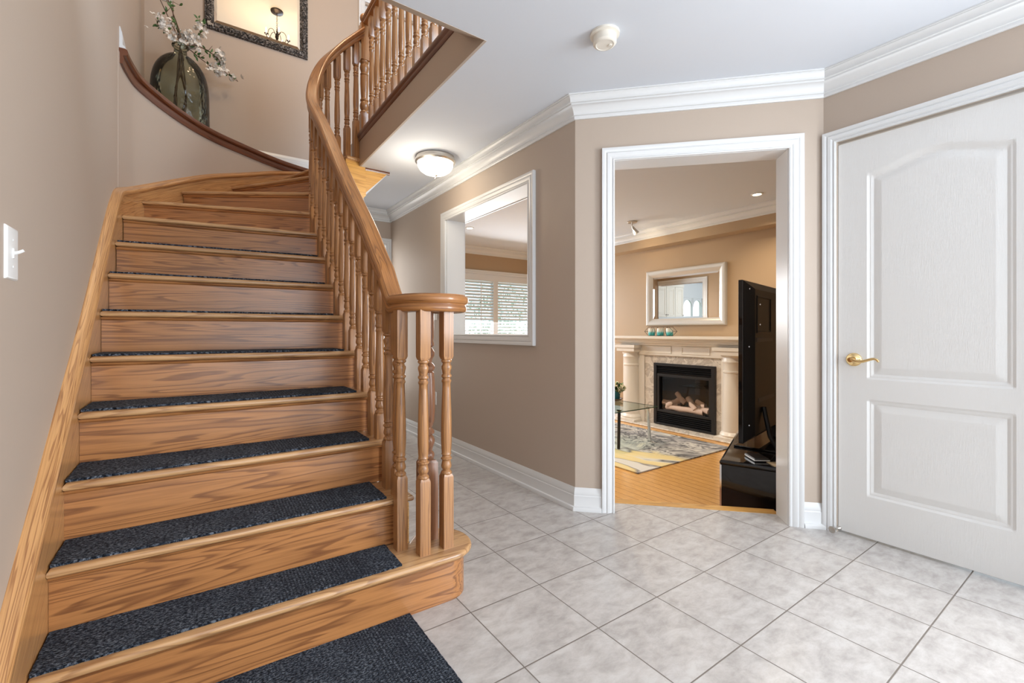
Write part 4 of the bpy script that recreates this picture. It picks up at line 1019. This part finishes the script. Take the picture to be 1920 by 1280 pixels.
# picture edge on the far right of the fireplace wall
pf = thing('picture_frame', 'dark framed picture on the tan wall above the television', 'picture', (XF-.001, 1.92, 1.62))
link('frame', sweep(B(), [(-.27, .25), (.27, .25), (.27, -.25), (-.27, -.25)], [(0, .012), (.012, .02), (.03, .022), (.032, 0), (0, 0)], closed=True, U=(0, 1, 0), V=(0, 0, 1), Nn=(-1, 0, 0)), M['blk_frame'], pf)
link('picture', box(B(), -.008, 0, -.27, .27, -.25, .25), plain('muted_print', (.12, .10, .08), .5), pf)
# television on its stand, seen from behind
SA = R_(22)
sx, sy, sz = 2.80, 1.585, .225
ts = thing('tv_stand', 'glossy black low television stand just inside the family room', 'tv stand', (sx, sy, LF), SA)
hS = sz-LF
LS, WS = 1.35, .48   # long axis local +x, width towards -y
link('top_panel', slab(B(), [(0, 0), (LS, 0), (LS, -WS), (0, -WS)], hS-.030, hS), M['blk_gloss'], ts)
bm = box(B(), .012, .030, -WS+.0, -.0, 0.001, hS-.031); link('end_panel', bm, M['blk_gloss'], ts, bevel=.002)
bm = B(); box(bm, .031, LS-.012, -WS+.02, -WS+.04, .05, hS-.031); box(bm, LS-.03, LS-.012, -WS+.041, -.02, .05, hS-.031); box(bm, .031, LS-.031, -WS+.041, -.02, .05, .07); box(bm, .031, LS-.031, -WS+.041, -.02, .20, .215); link('carcass', bm, M['blk_mat'], ts)
bm = box(B(), .0305, LS-.02, -WS+.03, -.03, 0, .05); link('plinth', bm, M['blk_mat'], ts)
bm = box(B(), .0, .0115, -.012, -.002, .0, hS-.031); link('edge_strip', bm, M['chrome'], ts)
TA = R_(11)
tx, ty = 3.035, 1.555
tv = thing('television', 'large black flat television seen from behind on the glossy stand', 'television', (tx, ty, sz), TA)
TWd, TH0, TH1 = 1.62, .075, 1.175
link('screen_bezel', box(B(), 0, TWd, 0, .030, TH0, TH1), M['blk_gloss'], tv, bevel=.004)
bm = B(); fr = [(0.004, -.001), (.05, -.045)]
o = [bm.verts.new((x, -.0012, z)) for x, z in ((.004, TH0+.004), (TWd-.004, TH0+.004), (TWd-.004, TH1-.004), (.004, TH1-.004))]
i_ = [bm.verts.new((x, -.05, z)) for x, z in ((.085, TH0+.05), (TWd-.085, TH0+.05), (TWd-.085, TH1-.06), (.085, TH1-.06))]
for k in range(4): bm.faces.new((o[k], o[(k+1) % 4], i_[(k+1) % 4], i_[k]))
bm.faces.new(i_); bm.faces.new(o[::-1])
link('back_cover', bm, M['blk_frame'], tv)
bm = B(); rect_panel(bm, (.115, -.0505, TH1-.36), (1, 0, 0), (0, 0, 1), (0, -1, 0), .35, .26, [(0, 0), (.006, .006), (.012, .006), (.018, -.004)]); link('connector_panel', bm, M['blk_frame'], tv)
bm = B(); rect_panel(bm, (.115, -.0505, TH1-.42), (1, 0, 0), (0, 0, 1), (0, -1, 0), .40, .03, [(0, 0), (.002, .003)]); GVm = plain('grey_vent', (.07, .07, .075), .5); link('vent_grille', bm, GVm, tv)
bm = B(); rect_panel(bm, (.16, -.0505, .34), (1, 0, 0), (0, 0, 1), (0, -1, 0), .40, .03, [(0, 0), (.002, .003)]); link('vent_grille', bm, GVm, tv)
for zz, xx, yy in ((TH1-.45+.0, .045, -.024), (TH0+.12, .045, -.024), (TH1-.06, .05, -.026), (TH1-.16, .20, -.050), (TH1-.30, .20, -.050)):
    link('screw', face_y(lathe(B(), [(.007, 0), (.006, .004), (.001, .005)], 12, cap=False)), M['chrome'], tv, loc=(xx, yy, zz), smooth=50)
bm = B(); box(bm, .20, TWd-.20, -.16, .12, .0005, .014); link('foot_plate', bm, M['blk_gloss'], tv, bevel=.004)
bm = B(); tube(bm, [(.24, -.15, .014), (.245, -.10, .10), (.25, -.06, .30)], .016, 8); link('stand_brace', bm, M['blk_frame'], tv); link('stand_neck', box(B(), TWd/2-.12, TWd/2+.12, -.03, .0, .013, .12), M['blk_frame'], tv)
# small things on the stand
def on_stand(u, v):
    c_, s_ = cos(SA), sin(SA); return (sx+u*c_-v*s_, sy+u*s_+v*c_, sz+.0005)
g1 = thing('game_console', 'small black and white electronic box lying on the television stand', 'console', on_stand(.15, -.20), SA+.5)
link('body', box(B(), -.07, .07, -.045, .045, 0, .022), M['blk_mat'], g1, bevel=.004); link('trim_band', box(B(), -.071, .071, -.046, .046, .007, .013), M['white_pl'], g1)
tag(link('booklet', box(B(), -.05, .05, -.035, .035, 0, .004), plain('tan_paper', (.45, .36, .24), .6), loc=on_stand(.075, -.31), rotz=.9), 'small tan booklet lying at the front of the television stand', 'booklet')
tag(link('placemat', box(B(), -.16, .10, -.14, .12, 0, .0012), plain('black_cloth', (.012, .012, .013), .7), loc=Vector(on_stand(.20, -.17))-Vector((0, 0, .0004)), rotz=SA+.2), 'thin black cloth under the electronic box on the television stand', 'cloth') if 0 else None
# rug
bm = B(); q1, q2 = Vector((3.20, 2.545)), Vector((4.75, 2.545)); y2 = 4.25
prism(bm, [(3.19, 2.54), (4.72, 2.54), (4.72, y2), (3.19, y2)], LF+.0005, LF+.013)
bev = link('rug', bm, M['rug'], bevel=.003); tag(bev, 'grey, black and yellow marbled rug on the family room floor', 'rug')
# glass coffee table
ct = thing('coffee_table', 'rectangular glass coffee table with splayed chrome legs on the marbled rug', 'table', (3.92, 3.55, LF+.0135))
tz = .415
tt = link('glass_top', slab(B(), [(-.42, -.49), (.26, -.49), (.26, .52), (-.42, .52)], tz-.010, tz), thin_glass('table_glass', (.78, .86, .84)), ct)
tt['label'] = 'clear glass top'
link('glass_edge', sweep(B(), [(-.42, -.49), (.26, -.49), (.26, .52), (-.42, .52)], [(-.0005, tz-.0098), (-.002, tz-.0098), (-.002, tz-.0002), (-.0005, tz-.0002)], closed=True), plain('glass_edge_dark', (.03, .08, .06), .1), tt)
for (x, y, dx, dy, mt_) in ((-.23, -.375, -.02, -.01, 'blk_mat'), (.18, -.42, .12, .06, 'chrome'), (-.33, .40, -.05, .05, 'chrome'), (.16, .40, .08, .05, 'chrome')):
    bm = tube(B(), [(x+dx*.0, y+dy*0, tz-.012), (x+dx, y+dy, 0.001)], .016, 14); lathe(bm, [(.026, tz-.018), (.026, tz-.0105)], 16, c=(x, y)); link('leg', bm, M[mt_], ct, smooth=40)
# plant with tray
ttop = LF+.0135+tz+.0005
px_, py_ = 4.085, 3.60
tr = thing('wooden_tray', 'round dark wood tray on the glass coffee table', 'tray', (px_, py_, ttop))
link('tray_body', lathe(B(), [(.001, 0), (.06, 0), (.088, .012), (.106, .028), (.108, .034), (.102, .033), (.082, .014), (.001, .010)], 36, cap=False), plain('walnut', (.16, .075, .03), .4), tr, smooth=40)
pp = thing('flower_pot', 'teal pot of cream flowers on the coffee table tray', 'flowers', (px_+.012, py_-.01, ttop+.0105))
link('pot', lathe(B(), [(.001, 0), (.050, 0), (.056, .004), (.066, .115), (.069, .12), (.062, .12), (.060, .10), (.001, .10)], 32, cap=False), plain('teal_ceramic', (.015, .13, .17), .25), pp, smooth=40)
bm, bl = B(), B()
fb_ = B()
for i in range(26):
    a = rb.uniform(0, 2*pi); r_ = rb.uniform(.02, .14); h_ = .13+rb.uniform(.0, .13)*(1-r_/.16); c = Vector((r_*cos(a), r_*sin(a), h_)); tube(bm, [(r_*.2*cos(a), r_*.2*sin(a), .10), (r_*.7*cos(a), r_*.7*sin(a), h_*.8), c], .002, 5); 
    for _ in range(3): blossom(c+rdir()*.012, rb.uniform(.028, .042))
    for _ in range(3): leaf(bl, Vector((r_*.4*cos(a), r_*.4*sin(a), .12+rb.uniform(0, .06))), Vector((cos(a), sin(a), rb.uniform(-.5, .6))), rb.uniform(.06, .10), .012)
link('flower_stems', bm, LFm, pp); link('foliage', bl, LFm, pp, recalc=False); link('petals', fb_, plain('cream_petals', (.78, .70, .50), .6), pp, recalc=False)
# ceiling spot lamp
sl = thing('ceiling_spotlight', 'small brushed metal spotlight on the family room ceiling', 'spotlight', (4.49, 3.66, ZC))
link('canopy', lathe(B(), [(.001, 0), (.062, 0), (.062, -.012), (.055, -.018), (.001, -.018)], 28, cap=False), M['nickel'], sl, smooth=40)
link('stem', tube(B(), [(0, 0, -.016), (0, 0, -.055), (.01, 0, -.07)], .006, 8), M['nickel'], sl)
ld = Vector((.50, -.22, -.84)).normalized(); hb = lathe(B(), [(.001, 0), (.014, .003), (.018, .03), (.034, .085), (.036, .10), (.032, .10), (.026, .085), (.001, .083)], 24, cap=False)
qt = ld.to_track_quat('Z', 'Y')
for v in hb.verts: v.co = qt @ v.co
link('lamp_head', hb, M['nickel'], sl, loc=Vector((.008, 0, -.062)), smooth=40)
bb = lathe(B(), [(.024, .092), (.001, .094)], 20, cap=False)
for v in bb.verts: v.co = qt @ v.co
link('lens', bb, M['bulb'], sl, loc=Vector((.008, 0, -.062)))
# recessed downlights
for (x, y, lb_) in ((4.62, 2.23, 'lit recessed downlight in the family room ceiling, seen through the doorway'), (2.99, 5.08, 'lit recessed downlight in the family room ceiling, seen through the wall opening')):
    dl = thing('downlight', lb_, 'downlight', (x, y, ZC)); link('trim_ring', lathe(B(), [(.038, -.0005), (.055, -.0005), (.055, -.006), (.040, -.008), (.038, -.003)], 28, cap=False), M['white_pl'], dl, smooth=40)
    link('lens', lathe(B(), [(.039, -.004), (.001, -.005)], 24, cap=False), M['bulb'], dl)
# window with louvred shutters
wx0, wx1, wz0, wz1 = 3.08, 5.03, .78, 1.98
win = bpy.data.objects.new('window_1', None); COL.objects.link(win); win['kind'] = 'structure'; win.location = (0, 0, 0)
casing('window_casing', (wx0, YW, 0), (1, 0, 0), (0, -1, 0), 0, wx1-wx0, wz0, wz1, closed=True, parent=win)
bm = B(); mids = [3.99, wx1]
box(bm, wx0, wx1, YW-.02, YW+.03, wz1-.10, wz1); box(bm, wx0, wx1, YW-.02, YW+.03, wz0, wz0+.05)
for a, b in ((wx0, wx0+.05), (4.075, 4.165), (wx1-.05, wx1)): box(bm, a, b, YW-.022, YW+.032, wz0+.05, wz1-.10)
link('shutter_frame', bm, M['trim'], win, bevel=.002)
for a, b in ((wx0+.05, 4.075), (4.165, wx1-.05)):
    z = wz0+.075
    while z < wz1-.12:
        c_, s_ = cos(R_(-34)), sin(R_(-34)); h_, t_ = .030, .0050; bm = B()
        vv = []
        for x in (a+.002, b-.002): vv.append([bm.verts.new((x, YW+.004+yy*c_-zz*s_, z+yy*s_+zz*c_)) for yy, zz in ((-h_, 0), (0, -t_), (h_, 0), (0, t_))])
        bm.faces.new(vv[0]); bm.faces.new(vv[1][::-1])
        for k in range(4): bm.faces.new((vv[0][k], vv[0][(k+1) % 4], vv[1][(k+1) % 4], vv[1][k]))
        link('louvre', bm, M['trim'], win); z += .050
    link('tilt_rod', box(B(), (a+b)/2+.22, (a+b)/2+.232, YW-.034, YW-.026, wz0+.08, wz1-.12), M['trim'], win)
link('pane', box(B(), wx0, wx1, YW+.085, YW+.09, wz0, wz1), M['pane'], win)
bm = B(); box(bm, 4.10, 4.14, YW+.07, YW+.11, wz0, wz1); link('mullion', bm, M['trim'], win)
# garden beyond
struct('ground_outside', box(B(), -8, 18, 7.5, 30, -.6, -.5), plain('lawn', (.10, .22, .05), .9)) 
# kitchen seen in the mirror
KC = plain('cream_cabinet', (.80, .77, .70), .35)
kx = [(-.06, .30), (.30, .66), (.66, 1.10), (1.10, 1.55)]
def kcab(i, x0, x1):
    t = thing('kitchen_cabinet', ['cream upper kitchen cabinet beside the window, seen in the mantel mirror', 'second cream upper kitchen cabinet from the window, seen in the mantel mirror', 'wide cream upper kitchen cabinet at the left of the mantel mirror', 'cream upper kitchen cabinet at the far left edge of the mantel mirror'][i], 'cabinet', ((x0+x1)/2, 7.28, 1.42), 0, 'upper kitchen cabinets')
    w = (x1-x0)/2-.001
    link('body', box(B(), -w, w, -.33, -.001, 0, .78), KC, t)
    bm = B(); rect_panel(bm, (-w+.004, -.331, .004), (1, 0, 0), (0, 0, 1), (0, -1, 0), 2*w-.008, .772, [(0, 0), (.002, .018), (.055, .018), (.062, .010), (.085, .010), (.11, .018)]); dd = link('door', bm, KC, t)
    k_ = lathe(B(), [(.006, .018), (.006, .03), (.012, .04), (.008, .046), (.001, .047)], 12, cap=False); face_y(k_); link('knob', k_, M['blk_mat'], dd, loc=(w-.035 if i % 2 else -w+.035, -.331, .06))
for i, (a, b) in enumerate(kx): kcab(i, a, b)
bm = B(); sweep(bm, [(1.56, 6.93), (-.08, 6.93), (-.08, 7.29)][::-1], [(0, 2.20), (.012, 2.20), (.05, 2.30), (.06, 2.31), (.06, 2.33), (0, 2.33)]); struct('trim_19', bm, KC)
# arched kitchen window bars
bm = B(); X0, X1 = -3.1+1.55, -3.1+2.95
for i in range(3):
    cx_ = X0+(i+.5)*(X1-X0)/3; rr = (X1-X0)/6-.03
    box(bm, cx_-rr-.03, cx_-rr, 7.31, 7.37, .9, 2.0) if i else None
    seg = 12
    for s_ in range(seg):
        a0_, a1_ = pi*s_/seg, pi*(s_+1)/seg
        p0, p1 = (cx_+rr*cos(a0_), 1.74+rr*sin(a0_)), (cx_+rr*cos(a1_), 1.74+rr*sin(a1_))
        vv = [bm.verts.new((x, y, z)) for y in (7.32, 7.36) for x, z in (p0, p1, (p1[0], 2.0), (p0[0], 2.0))]
        for f in ((0, 1, 2, 3), (7, 6, 5, 4), (0, 4, 5, 1), (1, 5, 6, 2), (2, 6, 7, 3), (3, 7, 4, 0)): bm.faces.new([vv[i2] for i2 in f])
struct('window_4', bm, M['trim']); struct('window_5', box(B(), X0, X1, 7.40, 7.405, .9, 2.0), M['pane'])
# upper landing door, seen through the guard railing
d5 = bpy.data.objects.new('door_3', None); COL.objects.link(d5); d5['kind'] = 'structure'; d5.location = (1.565, YB+.03, F2)
link('door_leaf', door_panel_mesh(.83, 2.03), M['doorw'], d5, smooth=30)
# garden: shrubs and a pergola outside the window
rg = random.Random(9)
FOL = plain('shrub_leaves', (.40, .52, .40), .7)
for i, (x, y, r_, h_) in enumerate(((3.4, 9.6, .8, 1.9), (4.9, 10.6, 1.0, 2.6), (6.6, 9.8, .9, 2.0), (8.2, 12.0, 1.3, 3.2))):
    t = thing('garden_shrub', ['leafy shrub beyond the left shutter panel', 'tall leafy shrub behind the window centre bar', 'leafy shrub beyond the right shutter panel', 'tree at the back right of the garden window view'][i], 'shrub', (x, y, -.5), 0)
    bm = B()
    for _ in range(1100):
        d_ = Vector((rg.gauss(0, 1), rg.gauss(0, 1), rg.gauss(0, 1))).normalized()*rg.uniform(.55, 1)
        c = Vector((d_.x*r_, d_.y*r_, h_*.55+d_.z*h_*.45)); u = Vector((rg.gauss(0, 1), rg.gauss(0, 1), rg.gauss(0, 1))).normalized()*.055; v = u.cross(Vector((rg.gauss(0, 1), rg.gauss(0, 1), rg.gauss(0, 1)))).normalized()*.032
        bm.faces.new([bm.verts.new(c+u), bm.verts.new(c+v), bm.verts.new(c-u), bm.verts.new(c-v)])
    link('foliage', bm, FOL, t, recalc=False); link('stem', tube(B(), [(0, 0, 0), (.03, .02, h_*.6)], .05, 8, r1=.03), BKm, t)
